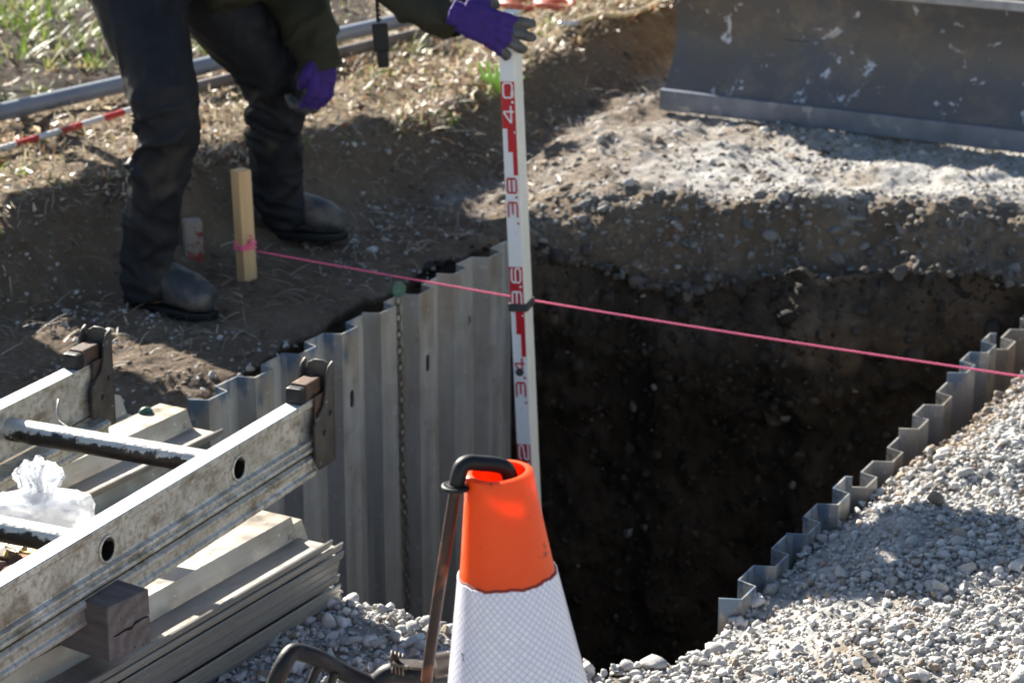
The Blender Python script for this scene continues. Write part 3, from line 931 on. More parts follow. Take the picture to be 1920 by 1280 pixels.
# ------------------------------------------------------------------ wooden stake and pink string
sb = at(461, 511, .03)
STY = sb.y
stk = MB()
zt = atY(465, 318, STY).z
stk.box(.034, .034, zt + .28, None, (0, 0, (zt - .28)/2 - 0))
sto = build(stk, 'survey_stake', M_stake, None, bevel=.0015)
sto.matrix_basis = Matrix.Translation((sb.x + .003, STY, 0)) @ Matrix.Rotation(R(-1.5), 4, 'Y') @ Matrix.Rotation(R(38), 4, 'Z')
tag(sto, 'square fresh pine stake driven into the earth in front of the far trouser leg', 'stake')
m_, t_, p_ = new_mat('pink_string')
wv = N(t_, 'ShaderNodeTexWave'); wv.inputs['Scale'].default_value = 90; wv.bands_direction = 'DIAGONAL'
t_.links.new(coords(t_), wv.inputs['Vector'])
t_.links.new(mixc(t_, wv.outputs['Fac'], (.95, .07, .20), (1.0, .28, .42)), p_.inputs['Base Color']); p_.inputs['Roughness'].default_value = .7
M_pink = m_
sA = Vector((sb.x + .03, STY - .025, .088)); sB = at(1935, 708, -.015)
pts = [sA.lerp(sB, k/40) - Vector((0, 0, .010*math.sin(math.pi*k/40))) for k in range(41)]
ext = sB + (sB - sA).normalized()*.35; ext.z -= .03
stg = MB(); stg.tube(pts + [ext], .0022, 8)
def loop(zc, tilt, r=.0265):
    c_ = Vector((sb.x, STY, zc)); out = []
    cor = [(r, 0), (0, r), (-r, 0), (0, -r)]
    for k in range(28):
        a = 2*math.pi*k/28 + .66
        q = .027/ max(abs(math.cos(a-.66)) , abs(math.sin(a-.66)))
        q = min(q, .0225) 
        q = .0195/max(abs(math.cos(a-.663+0)), abs(math.sin(a-.663+0)))
        out.append(c_ + Vector((q*math.cos(a), q*math.sin(a), tilt*q*math.cos(a))))
    return out
for zc, tl in ((.094, .30), (.099, .22), (.090, .12), (.096, -.25)):
    stg.tube(loop(zc, tl), .0022, 8, closed=True)
kn = Vector((sb.x + .016, STY - .02, .108))
stg.ball(kn, (.006, .006, .007), 8, 6)
stg.tube([kn, kn + Vector((.004, -.004, .012)), kn + Vector((-.002, -.006, .018))], .002, 6)
tag(build(stg, 'string_line', M_pink, None, smooth=True), 'taut pink string tied round the wooden stake and stretched across the pit', 'string')

# ------------------------------------------------------------------ measuring staff
m_, t_, p_ = new_mat('staff_white'); p_.inputs['Roughness'].default_value = .4
t_.links.new(mixc(t_, ramp(t_, noise(t_, coords(t_), 60, 4), .6, .75), (.80, .81, .82), (.66, .66, .66)), p_.inputs['Base Color'])
M_sw = m_
M_sc = mat('staff_cream', (.80, .77, .68), (.74, .71, .62), 10, .45)
M_red = mat('staff_red', (.55, .012, .022), (.47, .012, .02), 40, .4)
M_whiteink = mat('staff_white_lettering', (.80, .81, .82), None, rough=.4)
M_darkband = mat('dark_rubber_band', (.025, .025, .028), (.05, .05, .055), 40, .6)
SY = 5.09
pt = atY(952.5, 153, SY); pb = atY(983, 832, SY)          # centre of the face at 4.0 m and 3.2 m... top edges of the red blocks
up_s = (pt - pb).normalized()
mper = (pt - pb).length / .8                              # metres of scene per metre marked
stf = empty('measuring_staff', (0, 0, 0), 'white surveying staff with red numerals held upright over the pit by a gloved hand', 'staff')
yaw = R(-17)
fx = Vector((math.cos(yaw), math.sin(yaw)*-1*-1, 0)); fx = (fx - up_s*fx.dot(up_s)).normalized()
fn = fx.cross(up_s).normalized()                          # points towards the camera (-Y) ?
if fn.y > 0: fn = -fn
Mst = frame(pt, fx, up_s, fx.cross(up_s))                 # local x across, y along staff, z out of the face
stf.matrix_basis = Mst
W = .0345; D = .052
sz = 1 if fx.cross(up_s).y < 0 else -1
def sg_box(mb, x0, x1, y0, y1, z0, z1): mb.box(x1-x0, y1-y0, z1-z0, None, ((x0+x1)/2, (y0+y1)/2, (z0+z1)/2))
body = MB(); sg_box(body, -W/2, W/2, -3.98*mper, .142, -D*sz if sz > 0 else 0, 0 if sz > 0 else D)
build(body, 'staff_tube', M_sc, stf, bevel=.003)
face = MB(); sg_box(face, -W/2 + .0008, W/2 - .0030, -3.9*mper, .138, 0.0002*sz, .0012*sz)
build(face, 'scale_face', M_sw, stf)
def marks(mb, x0, x1, y0, y1, dz=0): sg_box(mb, x0, x1, y0, y1, .0013*sz, (.0018+dz)*sz)
xa, xb = -W/2 + .0012, W/2 - .0034
for k in range(0, 10):
    y = -k*.4*mper
    for xl, y0, y1 in ((xa, .1, 0), (xa + (xb-xa)*.34, .15, .1), (xa + (xb-xa)*.67, .2, .15)):
        mk = MB(); marks(mk, xl, xb, y - y0*mper, y - y1*mper); build(mk, 'red_scale_mark', M_red, stf)
# numerals: polylines in a unit box (x right, y up), stroked
DIG = {'0': [[(0, .15), (0, .85), (.12, 1), (.58, 1), (.7, .85), (.7, .15), (.58, 0), (.12, 0), (0, .15)]],
       '8': [[(0, .12), (0, .42), (.08, .52), (0, .62), (0, .88), (.12, 1), (.58, 1), (.7, .88), (.7, .62), (.62, .52), (.7, .42), (.7, .12), (.58, 0), (.12, 0), (0, .12)], [(.08, .52), (.62, .52)]],
       '6': [[(.66, .92), (.55, 1), (.12, 1), (0, .85), (0, .15), (.12, 0), (.58, 0), (.7, .12), (.7, .44), (.58, .56), (0, .56)]],
       '3': [[(0, 1), (.58, 1), (.7, .88), (.7, .62), (.6, .52), (.15, .52)], [(.6, .52), (.7, .42), (.7, .12), (.58, 0), (0, 0)]],
       '2': [[(0, .85), (.1, 1), (.6, 1), (.7, .88), (.7, .66), (.6, .55), (.1, .42), (0, .3), (0, 0), (.72, 0)]],
       '4': [[(.5, 0), (.5, 1), (.42, 1), (0, .32), (0, .24), (.75, .24)]],
       '.': [[(.0, .0), (.0, .06)]], 'm': [[(0, 0), (0, 1), (1.2, 1), (1.2, 0)], [(.6, 0), (.6, 1)]]}
def glyph(ch, ox, oy, sx_, sy_, wd, color, nm):
    """text runs along +y of the staff (turned 90 degrees anticlockwise): text x -> staff y, text y -> staff -x"""
    mb = MB(); q_ = 0
    for pl in DIG[ch]:
        for i in range(len(pl)-1):
            a = Vector((pl[i][0]*sx_, pl[i][1]*sy_)); b = Vector((pl[i+1][0]*sx_, pl[i+1][1]*sy_))
            d = (b-a).normalized(); nrm = Vector((-d.y, d.x))*wd/2; a = a - d*wd*.42; b = b + d*wd*.42
            poly = [(-p.y + ox, p.x + oy) for p in (a+nrm, b+nrm, b-nrm, a-nrm)]
            q_ += 1
            mb.prism(poly, .0018*sz, (.0023 + .00004*q_)*sz)
    build(mb, nm, color, stf)
def number(txt, ytop, color, name):
    sy_ = (xb - xa)*.66; sx_ = .0445*mper; xr = xb - (xb-xa)*.17; y = ytop - .086*mper
    glyph(txt[0], xr, y, sx_, sy_, .0034, color, name)
    glyph('.', xr, y + .0425*mper, sx_, sy_, .0046, color, 'decimal_point')
    glyph(txt[2], xr, y + .052*mper, sx_, sy_, .0034, color, name)
for v_, yt, c_, nm_ in (('4.0', 0, M_whiteink, 'white_numeral'), ('3.8', -.2*mper - .004, M_red, 'red_numeral'), ('3.6', -.4*mper, M_whiteink, 'white_numeral'),
                   ('3.4', -.6*mper - .004, M_red, 'red_numeral'), ('3.2', -.8*mper, M_whiteink, 'white_numeral')):
    number(v_, yt, c_, nm_)
glyph('m', xb - .0015, -.032*mper, .0085, .006, .0015, M_whiteink, 'white_letter')
for q, c_, nm_, w_ in ((-.302, M_red, 'red_pointer', .0065), (-.702, M_red, 'red_pointer', .0065), (-.106, M_whiteink, 'white_pointer', .005), (-.506, M_whiteink, 'white_pointer', .005)):
    tri = MB(); yy = q*mper
    tri.prism([(xb-.001, yy), (xb-.001-w_, yy), (xb-.001-w_/2, yy-w_)], .0019*sz, .0025*sz); build(tri, nm_, c_, stf)
bnd = MB()
yb = -.49*mper
o_ = .0035
for x0, x1, z0, z1 in ((-W/2-o_, W/2+o_, .0005, .0045), (-W/2-o_, W/2+o_, -D-.004, -D-.0005), (-W/2-o_, -W/2-.0004, -D-.002, .002), (W/2+.0004, W/2+o_, -D-.002, .002)):
    sg_box(bnd, x0, x1, yb-.0085, yb+.0085, z0*sz, z1*sz)
build(bnd, 'dark_band', M_darkband, stf, bevel=.0008)
dt = MB(); c0 = Vector((-.002, -.635*mper, .003*sz))
dt.tube([c0 + Vector((0, 0, -.002*sz)), c0 + Vector((0, 0, .0015*sz))], .0088, 20); build(dt, 'dark_button', M_darkband, stf)

# ------------------------------------------------------------------ traffic cone
def cone_orange():
    m, t, p = new_mat('orange_cone_plastic')
    v = coords(t)
    col = mixc(t, ramp(t, noise(t, v, 14, 4), .3, .7), (.98, .115, .010), (1.0, .15, .018))
    col = mixc(t, ramp(t, noise(t, v, 38, 5, .7), .64, .70), col, (.22, .04, .02))
    col = mixc(t, ramp(t, noise(t, coords(t, (1, 1, .2)), 30, 4), .60, .80), col, (.80, .22, .09))
    t.links.new(col, p.inputs['Base Color']); p.inputs['Roughness'].default_value = .38
    tr = N(t, 'ShaderNodeBsdfTranslucent'); t.links.new(col, tr.inputs[0])
    mx = N(t, 'ShaderNodeMixShader'); mx.inputs[0].default_value = .38
    t.links.new(p.outputs[0], mx.inputs[1]); t.links.new(tr.outputs[0], mx.inputs[2])
    t.links.new(mx.outputs[0], t.nodes['Material Output'].inputs[0])
    return m
def sheeting():
    m, t, p = new_mat('white_reflective_sheeting')
    uv = N(t, 'ShaderNodeUVMap', uv_map='UVMap')
    sx = N(t, 'ShaderNodeSeparateXYZ'); t.links.new(uv.outputs[0], sx.inputs[0])
    a = math_(t, 'ADD', sx.outputs[0], sx.outputs[1]); b = math_(t, 'SUBTRACT', sx.outputs[0], sx.outputs[1])
    def edge(q):
        f = math_(t, 'FRACT', q); d = math_(t, 'MINIMUM', f, math_(t, 'SUBTRACT', 1.0, f)); return d
    e = math_(t, 'MINIMUM', edge(a), edge(b))
    line = ramp(t, e, .06, .13)                    # 0 on the line
    cb = N(t, 'ShaderNodeCombineXYZ'); t.links.new(math_(t, 'FLOOR', a), cb.inputs[0]); t.links.new(math_(t, 'FLOOR', b), cb.inputs[1])
    wn = N(t, 'ShaderNodeTexWhiteNoise'); t.links.new(cb.outputs[0], wn.inputs[0])
    cell = mixc(t, wn.outputs[0], (.82, .83, .93), (.95, .95, 1.0))
    big = ramp(t, noise(t, coords(t), 22, 4), .35, .7)
    cell = mixc(t, big, cell, (.86, .86, 1.0))
    col = mixc(t, line, (.58, .58, .68), cell)
    dk = ramp(t, noise(t, coords(t), 42, 3), .71, .74)
    col = mixc(t, dk, col, (.16, .16, .19))
    smg = ramp(t, noise(t, coords(t, (1, 1, .5)), 12, 6, .75), .60, .8)
    col = mixc(t, math_(t, 'MULTIPLY', smg, .35), col, (.50, .49, .52))
    t.links.new(col, p.inputs['Base Color']); p.inputs['Roughness'].default_value = .3
    p.inputs['Coat Weight'].default_value = .4; p.inputs['Coat Roughness'].default_value = .12
    tr = N(t, 'ShaderNodeBsdfTranslucent'); t.links.new(col, tr.inputs[0])
    mx = N(t, 'ShaderNodeMixShader'); mx.inputs[0].default_value = .10
    t.links.new(p.outputs[0], mx.inputs[1]); t.links.new(tr.outputs[0], mx.inputs[2])
    t.links.new(mx.outputs[0], t.nodes['Material Output'].inputs[0])
    bump(t, p, math_(t, 'ADD', line, math_(t, 'MULTIPLY', noise(t, coords(t), 60, 3), 1.2)), .25, .001)
    return m
M_cone = cone_orange(); M_sheet = sheeting()
def lathe(name, prof, seg, m, parent, uvk=None, jag=None):
    """prof: list of (r,z)"""
    n = len(prof); V = []; F = []
    for j, (r, z) in enumerate(prof):
        for k in range(seg):
            a = 2*math.pi*k/seg
            dz = jag(a) if (jag and j in (0, 1)) else 0
            V.append((r*math.cos(a), r*math.sin(a), z + dz))
    for j in range(n-1):
        for k in range(seg):
            F.append((j*seg+k, (j+1)*seg+k, (j+1)*seg+(k+1) % seg, j*seg+(k+1) % seg))
    me = bpy.data.meshes.new(name); me.from_pydata(V, [], F)
    if uvk:
        uvl = me.uv_layers.new(name='UVMap'); cu, cv = uvk
        for p in me.polygons:
            for li in p.loop_indices:
                vi = me.loops[li].vertex_index; k = vi % seg; j = vi // seg
                kk = k if not (k == 0 and max(me.loops[q].vertex_index % seg for q in p.loop_indices) == seg-1) else seg
                uvl.data[li].uv = (kk/seg*cu, prof[j][1]*cv)
    me.polygons.foreach_set('use_smooth', [True]*len(me.polygons)); me.set_sharp_from_angle(angle=R(50))
    me.update()
    o = link(name, me, m, parent); return o
ctop = at(935, 882, .700)
cone_e = empty('traffic_cone', (0, 0, 0), 'orange traffic cone with a white diamond patterned reflective sleeve, in front of the pit', 'traffic cone')
CHt = .712
ax = Vector((-.078, -.01, 1)).normalized()          # leans a little to the left
xx = Vector((1, 0, 0)); xx = (xx - ax*xx.dot(ax)).normalized(); yy = ax.cross(xx)
base = ctop - ax*CHt
cone_e.matrix_basis = frame(base, xx, yy, ax)
def cr(h):      # outer radius by distance below the mouth
    return .0345 + .135*h + .035*max(0, h-.1)
prof = []
for h in [0, .002, .006, .012, .016, .03, .05, .08, .1, .15, .2, .3, .4, .5, .6, .66]:
    r = cr(h)
    if h < .014: r += .0008
    if h == 0: r -= .003
    prof.append((r, CHt - h))
prof.append((cr(.66) + .008, CHt - .675))
inner = [(r - .0042, z) for r, z in reversed(prof)]
inner[-1] = (cr(0) - .0065, CHt - .0005); inner.insert(-1, (cr(.004) - .0060, CHt - .004))
lathe('cone_body', prof[:1] and ([(cr(0)-.0065, CHt-.0005)] + prof + inner[:-1]), 96, M_cone, cone_e)
bs = MB()
bs.prism([(.19*math.cos(a)*(1.0), .19*math.sin(a)) for a in [R(45*k+22.5) for k in range(8)]], -.0, .026)
build(bs, 'cone_base', M_cone, cone_e, bevel=.006)
jg = lambda a: .0009*math.sin(a*7) + .0006*math.sin(a*17+1) + .0005*math.sin(a*41)
prof2 = [(cr(.115)+.0016, CHt - .115)] + [(cr(h) + .0022, CHt - h) for h in [.1152, .125, .15, .2, .25, .3, .36, .42]]
NU = 92
lathe('reflective_sleeve', prof2, 96, M_sheet, cone_e, (NU/2.0, 1/.0085), jg)
dg = MB(); dg.tube([(Vector(((cr(.113)+.0006)*math.cos(a), (cr(.113)+.0006)*math.sin(a), CHt-.1135+jg(a)))) for a in [2*math.pi*k/96 for k in range(96)]], .0007, 6, closed=True)
build(dg, 'dirty_seam', M_darkband, cone_e, smooth=True)

# ------------------------------------------------------------------ rusty rod with rubber hook on the cone
CY = ctop.y
M_rod = mat('rusty_rod', (.055, .028, .02), (.028, .02, .018), 60, .6, .3, spots=(.30, .10, .04), spot_scale=25, spot_at=(.50, .72), bmp=.3, bscale=200, bdist=.001)
hook = empty('cone_hook_rod', tuple(atY(803, 1250, CY-.01)), 'rusty iron rod with a bent black rubber hook resting in the mouth of the cone', 'rod')
def bez(P, n=8):
    """catmull-rom through the points"""
    P = [Vector(p) for p in P]; Q = [P[0]*2 - P[1]] + P + [P[-1]*2 - P[-2]]; out = []
    for i in range(1, len(Q)-2):
        for k in range(n):
            t = k/n
            out.append(.5*((2*Q[i]) + (-Q[i-1]+Q[i+1])*t + (2*Q[i-1]-5*Q[i]+4*Q[i+1]-Q[i+2])*t*t + (-Q[i-1]+3*Q[i]-3*Q[i+1]+Q[i+2])*t**3))
    out.append(P[-1]); return out
Lh = Vector(hook.location)
hp = [atY(957, 906, CY+.004), atY(955, 890, CY+.003), atY(946, 876, CY+.002), atY(926, 870, CY), atY(900, 868, CY-.004), atY(880, 867, CY-.008), atY(867, 873, CY-.011), atY(861, 887, CY-.013), atY(855, 914, CY-.013)]
hm = MB(); hm.tube([p - Lh for p in bez(hp)], .0084, 20)
build(hm, 'rubber_hook', M_rubber, hook, smooth='auto')
fl = MB(); fc = atY(855.5, 912, CY-.013) - Lh
fl.tube([fc + Vector((.0135*math.cos(a), .0135*math.sin(a), 0)) for a in [2*math.pi*k/28 for k in range(28)]], .0024, 8, closed=True)
fl.tube([fc + Vector((0, 0, .003)), fc + Vector((0, 0, -.004))], .0115, 20)
build(fl, 'rubber_flange', M_rubber, hook, smooth='auto')
rd = MB(); rd.tube([p - Lh for p in bez([atY(855, 905, CY-.013), atY(842, 990, CY-.012), atY(826, 1090, CY-.010), atY(811, 1190, CY-.01), atY(803, 1248, CY-.01), atY(800, 1275, CY-.01)], 4)], .0062, 16)
build(rd, 'rod', M_rod, hook, smooth='auto')
# black plastic handled tool lying behind the cone, with a metal clip
M_blk = mat('black_plastic', (.006, .0065, .008), (.011, .012, .014), 25, .5, spec=.3, spots=(.05, .05, .05), spot_scale=60, spot_at=(.63, .76), bmp=.15, bscale=180)
M_clip = mat('worn_brown_steel', (.05, .038, .03), (.09, .075, .06), 40, .5, .5, spots=(.4, .38, .35), spot_scale=80, spot_at=(.62, .7), bmp=.3, bscale=150)
HY = 2.50
tool = empty('shovel', tuple(atY(700, 1268, HY)), 'black plastic D shaped tool handle and shaft with a metal clip beside the cone', 'shovel')
Lt = Vector(tool.location)
dh = MB()
dp = [atY(508, 1300, HY-.03), atY(528, 1252, HY-.03), atY(545, 1225, HY-.02), atY(562, 1222, HY-.015), atY(600, 1235, HY-.01), atY(640, 1258, HY), atY(690, 1278, HY), atY(720, 1272, HY)]
dh.tube([p - Lt for p in bez(dp, 6)], .0098, 16)
dp2 = [atY(508, 1300, HY-.03), atY(520, 1340, HY-.03), atY(580, 1360, HY-.02), atY(660, 1330, HY-.01), atY(705, 1290, HY)]
dh.tube([p - Lt for p in bez(dp2, 6)], .010, 16)
build(dh, 'grip', M_blk, tool, smooth='auto')
for q in (0, 1):
    rb = MB(); a0 = atY(598+q*32, 1245+q*14, HY-.01) - Lt; a1 = atY(562+q*32, 1330, HY-.015) - Lt
    rb.tube([a0, a1], (.005, .005), 10); build(rb, 'grip_rib', M_blk, tool, smooth='auto')
sh = MB()
spath = [atY(705, 1285, HY), atY(735, 1262, HY), atY(790, 1266, HY), atY(850, 1266, HY+.01), atY(905, 1275, HY+.03)]
tail = [Vector((.03, HY+.10, .22)), Vector((.07, HY+.22, -.02))]
sh.tube([p - Lt for p in bez(spath + tail, 6)], .0125, 16)
build(sh, 'shaft', M_blk, tool, smooth='auto')
sp = MB()
for q in range(4):
    c0 = atY(735 + q*7, 1240 + q*2, HY-.005) - Lt
    sp.tube([c0 + Vector((.0, .010*math.cos(a), .012*math.sin(a))) for a in [2*math.pi*k/16 for k in range(16)]], .0016, 6, closed=True)
build(sp, 'spring', M_clip, tool, smooth=True)
cl = MB()
Mc = frame(atY(775, 1244, HY-.022) - Lt, Vector((1, 0, -.10)).normalized(), Vector((0, 1, 0)), Vector((.10, 0, 1)).normalized())
cl.prism([(-.024, -.006), (.0, -.011), (.035, -.010), (.042, -.004), (.042, .008), (.0, .009), (-.02, .006)], -.0015, .0015, Mc)
cl.add([(p - Lt) for p in (atY(738, 1222, HY-.025), atY(752, 1240, HY-.028), atY(768, 1250, HY-.028), atY(762, 1256, HY-.02), atY(745, 1246, HY-.018), atY(733, 1228, HY-.018))], [(0, 1, 4, 5), (1, 2, 3, 4)])
build(cl, 'clip_plate', M_clip, tool)
cy = MB(); c0 = atY(832, 1246, HY-.035) - Lt
cy.tube([c0 + Vector((-.011, -.002, 0)), c0 + Vector((.011, .006, 0))], .0135, 24)
build(cy, 'roller', M_clip, tool, smooth='auto')
cy = MB(); cy.tube([c0 + Vector((.0105, .006, 0)) + Vector((0, .010*math.cos(a), .010*math.sin(a))) for a in [2*math.pi*k/20 for k in range(20)]], .0022, 6, closed=True)
build(cy, 'roller_rim', M_blk, tool, smooth=True)

# ------------------------------------------------------------------ chains with green discs on the left row
M_green = mat('green_plastic', (.012, .075, .055), (.03, .12, .09), 30, .5, spots=(.2, .26, .22), spot_scale=60, spot_at=(.6, .7))
M_chain = mat('dirty_chain', (.14, .12, .09), (.24, .21, .17), 60, .5, .5)
def chain(px, py, s, n_off, ztopc, length, label, discz=.0, links=True, drift=0.0):
    x, y = lpt(s, n_off)
    e = empty('chain', (x, y, ztopc), label, 'chain', 'chains hanging down the left row of sheets')
    d = MB(); c0 = Vector((0, 0, discz))
    fx_ = Vector((NL.x, NL.y, 0))*.55 + Vector((0, -1, 0))*.6; fx_.normalize()
    d.tube([c0 - fx_*.004, c0 + fx_*.004], .0175, 28)
    build(d, 'green_disc', M_green, e, smooth='auto', bevel=.001)
    if links:
        mb = MB(); k = 0; z = discz - .018; xo = 0
        while z > discz - length and k < 99:
            a = (k % 2)*math.pi/2 + .5
            dx = Vector((math.cos(a), math.sin(a), 0))
            pts_ = []
            xo = drift*(discz - z) + .002*math.sin(z*19)
            for q in range(12):
                t = 2*math.pi*q/12
                pts_.append(Vector((TL.x*xo, TL.y*xo, z - .009)) + dx*.0058*math.cos(t) + Vector((0, 0, .0125*math.sin(t))))
            mb.tube(pts_, .0022, 6, closed=True); z -= .0195; k += 1
        build(mb, 'chain_links', M_chain, e, smooth=True)
    return e
chain(0, 0, .755, .012, .055, 1.35, 'dirty chain hanging from a green disc above the top edge of the slotted sheet', drift=.03)
chain(0, 0, 1.045, .010, -.095, 1.2, 'darker chain with a green disc hanging in the groove left of the measuring staff', drift=.01)
gd = MB(); g0 = at(274, 776, .035)
gd.tube([g0 + Vector((-.001, .003, 0)), g0 + Vector((.001, -.003, .0))], .0145, 24)
tag(build(gd, 'green_cap', M_green, None, smooth='auto', bevel=.001), 'round green plastic cap behind the raised sunlit sheet end near the far ladder hook', 'plastic cap')

# ------------------------------------------------------------------ person
M_trou = mat('dark_trousers', (.0055, .0065, .0095), (.010, .0112, .0155), 20, .68, spots=(.060, .050, .040), spot_scale=9, spot_at=(.56, .80), bmp=.35, bscale=260, bdist=.001, spec=.32)
M_jack = mat('olive_jacket', (.026, .025, .014), (.036, .034, .020), 12, .8, bmp=.4, bscale=300, bdist=.001, spec=.3)
M_skin = mat('skin', (.50, .32, .23), (.46, .28, .20), 20, .5)
M_boot = mat('dusty_boot', (.030, .034, .040), (.06, .066, .076), 14, .6, spots=(.17, .14, .11), spot_scale=14, spot_at=(.42, .66), bmp=.25, bscale=120)
M_purp = mat('purple_knit_glove', (.047, .017, .18), (.032, .012, .125), 30, .85, bmp=.5, bscale=500, bdist=.001)
M_palm = mat('grey_rubber_palm', (.055, .055, .058), (.085, .083, .083), 40, .55, bmp=.4, bscale=250, bdist=.001)
M_helm = mat('white_helmet', (.75, .75, .73), None, rough=.3)
pelv = atY(285, -130, 5.58)
pers = empty('person', (pelv.x, pelv.y, 0.0), 'worker in dark trousers, olive jacket and purple gloves bending to hold the measuring staff', 'person')
PO = Vector(pers.location)
def A(px, py, Y): return atY(px, py, Y) - PO
def rad_list(pxs, Y, z=.3): return [psize(q, Y, z) for q in pxs]
def remesh(name, mb, vox, sm=6):
    me = mb.mesh(name)
    me = baked(name, me, [('REMESH', dict(mode='VOXEL', voxel_size=vox)), ('SMOOTH', dict(factor=.5, iterations=sm))])
    me.polygons.foreach_set('use_smooth', [True]*len(me.polygons)); me.update()
    return me
hipN = A(235, -105, 5.50); hipF = A(330, -100, 5.70)
nearleg = [hipN, A(262, 0, 5.42), A(288, 95, 5.34), A(309, 180, 5.28), A(309, 250, 5.27), A(298, 320, 5.29), A(286, 400, 5.31), A(280, 470, 5.32), A(280, 525, 5.32), A(284, 568, 5.31)]
nearrad = [psize(q, 5.35, .3) for q in (98, 87, 72, 61, 58, 55, 50, 50, 50, 46)]
farleg = [hipF, A(400, -15, 5.72), A(460, 60, 5.72), A(512, 130, 5.72), A(522, 180, 5.74), A(520, 240, 5.76), A(519, 310, 5.79), A(524, 370, 5.81), A(530, 418, 5.82)]
farrad = [psize(q, 5.75, .3) for q in (100, 88, 78, 65, 56, 53, 50, 46, 42)]
tr = MB()
tr.tube(nearleg, nearrad, 24); tr.tube(farleg, farrad, 24)
tr.ball(pelv - PO, (.20, .17, .17), 20, 14)
tr.ball(A(262, -60, 5.5), (.14, .13, .12), 16, 12)
me = remesh('trousers', tr, .0065, 8)
co = getco(me); no = getno(me)
X, Y_, Z_ = co[:, 0], co[:, 1], co[:, 2]
# cloth folds: sharp ridges running across the leg, strongest behind the knee and above the cuff
def ridged(x, y, z, s, seed):
    q = .12*fbm(x, y, z, 5, 2, seed+40)
    return 1.7*np.clip(1 - np.abs(fbm(x+q, y-q, z+q, s, 2, seed))*3.2, 0, 1)**1.6 - .5
zk = np.interp(X, [-.2, .1, .45], [.33, .36, .38])
kn_ = np.exp(-((Z_-.38)/.13)**2); cf = np.exp(-((Z_-.10)/.10)**2); back_ = sstep(.3, -.6, no[:, 0])
f1 = ridged(X*.9, Y_*.9, Z_*3.2 + X*1.4, 6.0, 61); f2 = ridged(X*1.4, Y_*1.4, Z_*1.1, 8, 62)
disp = .0085*kn_*(.3+back_)*f1 + .0060*cf*f1 + .0060*f2*(.25+kn_+cf) + .010*fbm(X, Y_, Z_*.6, 6, 3, 63)
co = co + no*disp[:, None]
setco(me, co)
link('trousers', me, M_trou, pers)
# jacket: torso, both sleeves
chest = A(560, -215, 5.70); neck = A(665, -240, 5.68)
shN = A(590, -195, 5.52); elN = A(690, -70, 5.26); wrN = A(858, 34, 5.10)
shF = A(560, -205, 5.86); elF = A(540, -50, 5.72); wrF = A(601, 128, 5.62)
jk = MB()
jk.tube([pelv - PO + Vector((.0, 0, .02)), A(380, -140, 5.66), A(470, -175, 5.68), chest, neck], [(.17, .19), (.165, .19), (.165, .20), (.15, .20), (.07, .08)], 24)
jk.tube([A(375, -45, 5.62), A(440, -62, 5.64), A(500, -80, 5.66)], [.10, .105, .09], 16)
jk.tube([chest, shN, elN, A(775, -6, 5.17), A(858, 32, 5.105)], [.10, .088, .070, .058, .048], 20)
jk.tube([chest, shF, elF, A(575, 40, 5.64), A(600, 122, 5.62)], [.10, .088, .078, .070, .052], 20)
me = remesh('jacket', jk, .009, 5)
co = getco(me); no = getno(me)
co = co + no*(.009*ridged(co[:, 0]*1.6, co[:, 1], co[:, 2]*1.6, 6, 71) - .004 + .005*fbm(co[:, 0], co[:, 1], co[:, 2], 6, 3, 72))[:, None]
setco(me, co)
link('jacket', me, M_jack, pers)
# cuffs
for w_, e_, r_, dn in ((A(858, 33, 5.104), A(800, 6, 5.15), .040, 1), (A(601, 126, 5.62), A(585, 70, 5.63), .050, 1)):
    d = (w_ - e_).normalized(); cb = MB()
    cb.tube([w_ - d*.022, w_ - d*.008, w_ + d*.006, w_ + d*.009], [r_, r_*1.06, r_*1.06, r_*.98], 28, cap=False)
    cb.tube([w_ + d*.009, w_ - d*.02], [r_*.98, r_*.88], 28, cap=False)
    build(cb, 'cuff', M_jack, pers, smooth=True)
# skin body inside the clothes, with the head
bd_ = MB()
bd_.tube(nearleg, [r*.60 for r in nearrad], 16); bd_.tube(farleg, [r*.60 for r in farrad], 16)
bd_.ball(pelv - PO, .13); bd_.tube([pelv - PO, A(470, -175, 5.68), chest, neck], [.12, .12, .11, .055], 16)
head_c = A(765, -255, 5.64)
bd_.tube([neck, head_c], [.055, .06], 14); bd_.ball(head_c, (.095, .078, .115), 20, 16)
bd_.ball(head_c + Vector((.10, 0, -.03)), (.018, .014, .02)); bd_.ball(head_c + Vector((0, .08, 0)), (.02, .012, .03)); bd_.ball(head_c + Vector((0, -.08, 0)), (.02, .012, .03))
bd_.ball(head_c + Vector((.06, 0, -.08)), (.04, .045, .035))
bd_.tube([chest, shN, elN, wrN], [.06, .05, .036, .026], 14); bd_.tube([chest, shF, elF, wrF], [.06, .05, .036, .026], 14)
link('body', remesh('body', bd_, .010, 3), M_skin, pers)
hl = MB(); hc = head_c + Vector((-.01, 0, .04))
V = []; F = []
hl.ball(hc, (.135, .115, .10), 24, 12); hl.tube([hc + Vector((.02, 0, -.03)), hc + Vector((.02, 0, -.022))], [.14, .135], 24)
build(hl, 'helmet', M_helm, pers, smooth='auto')
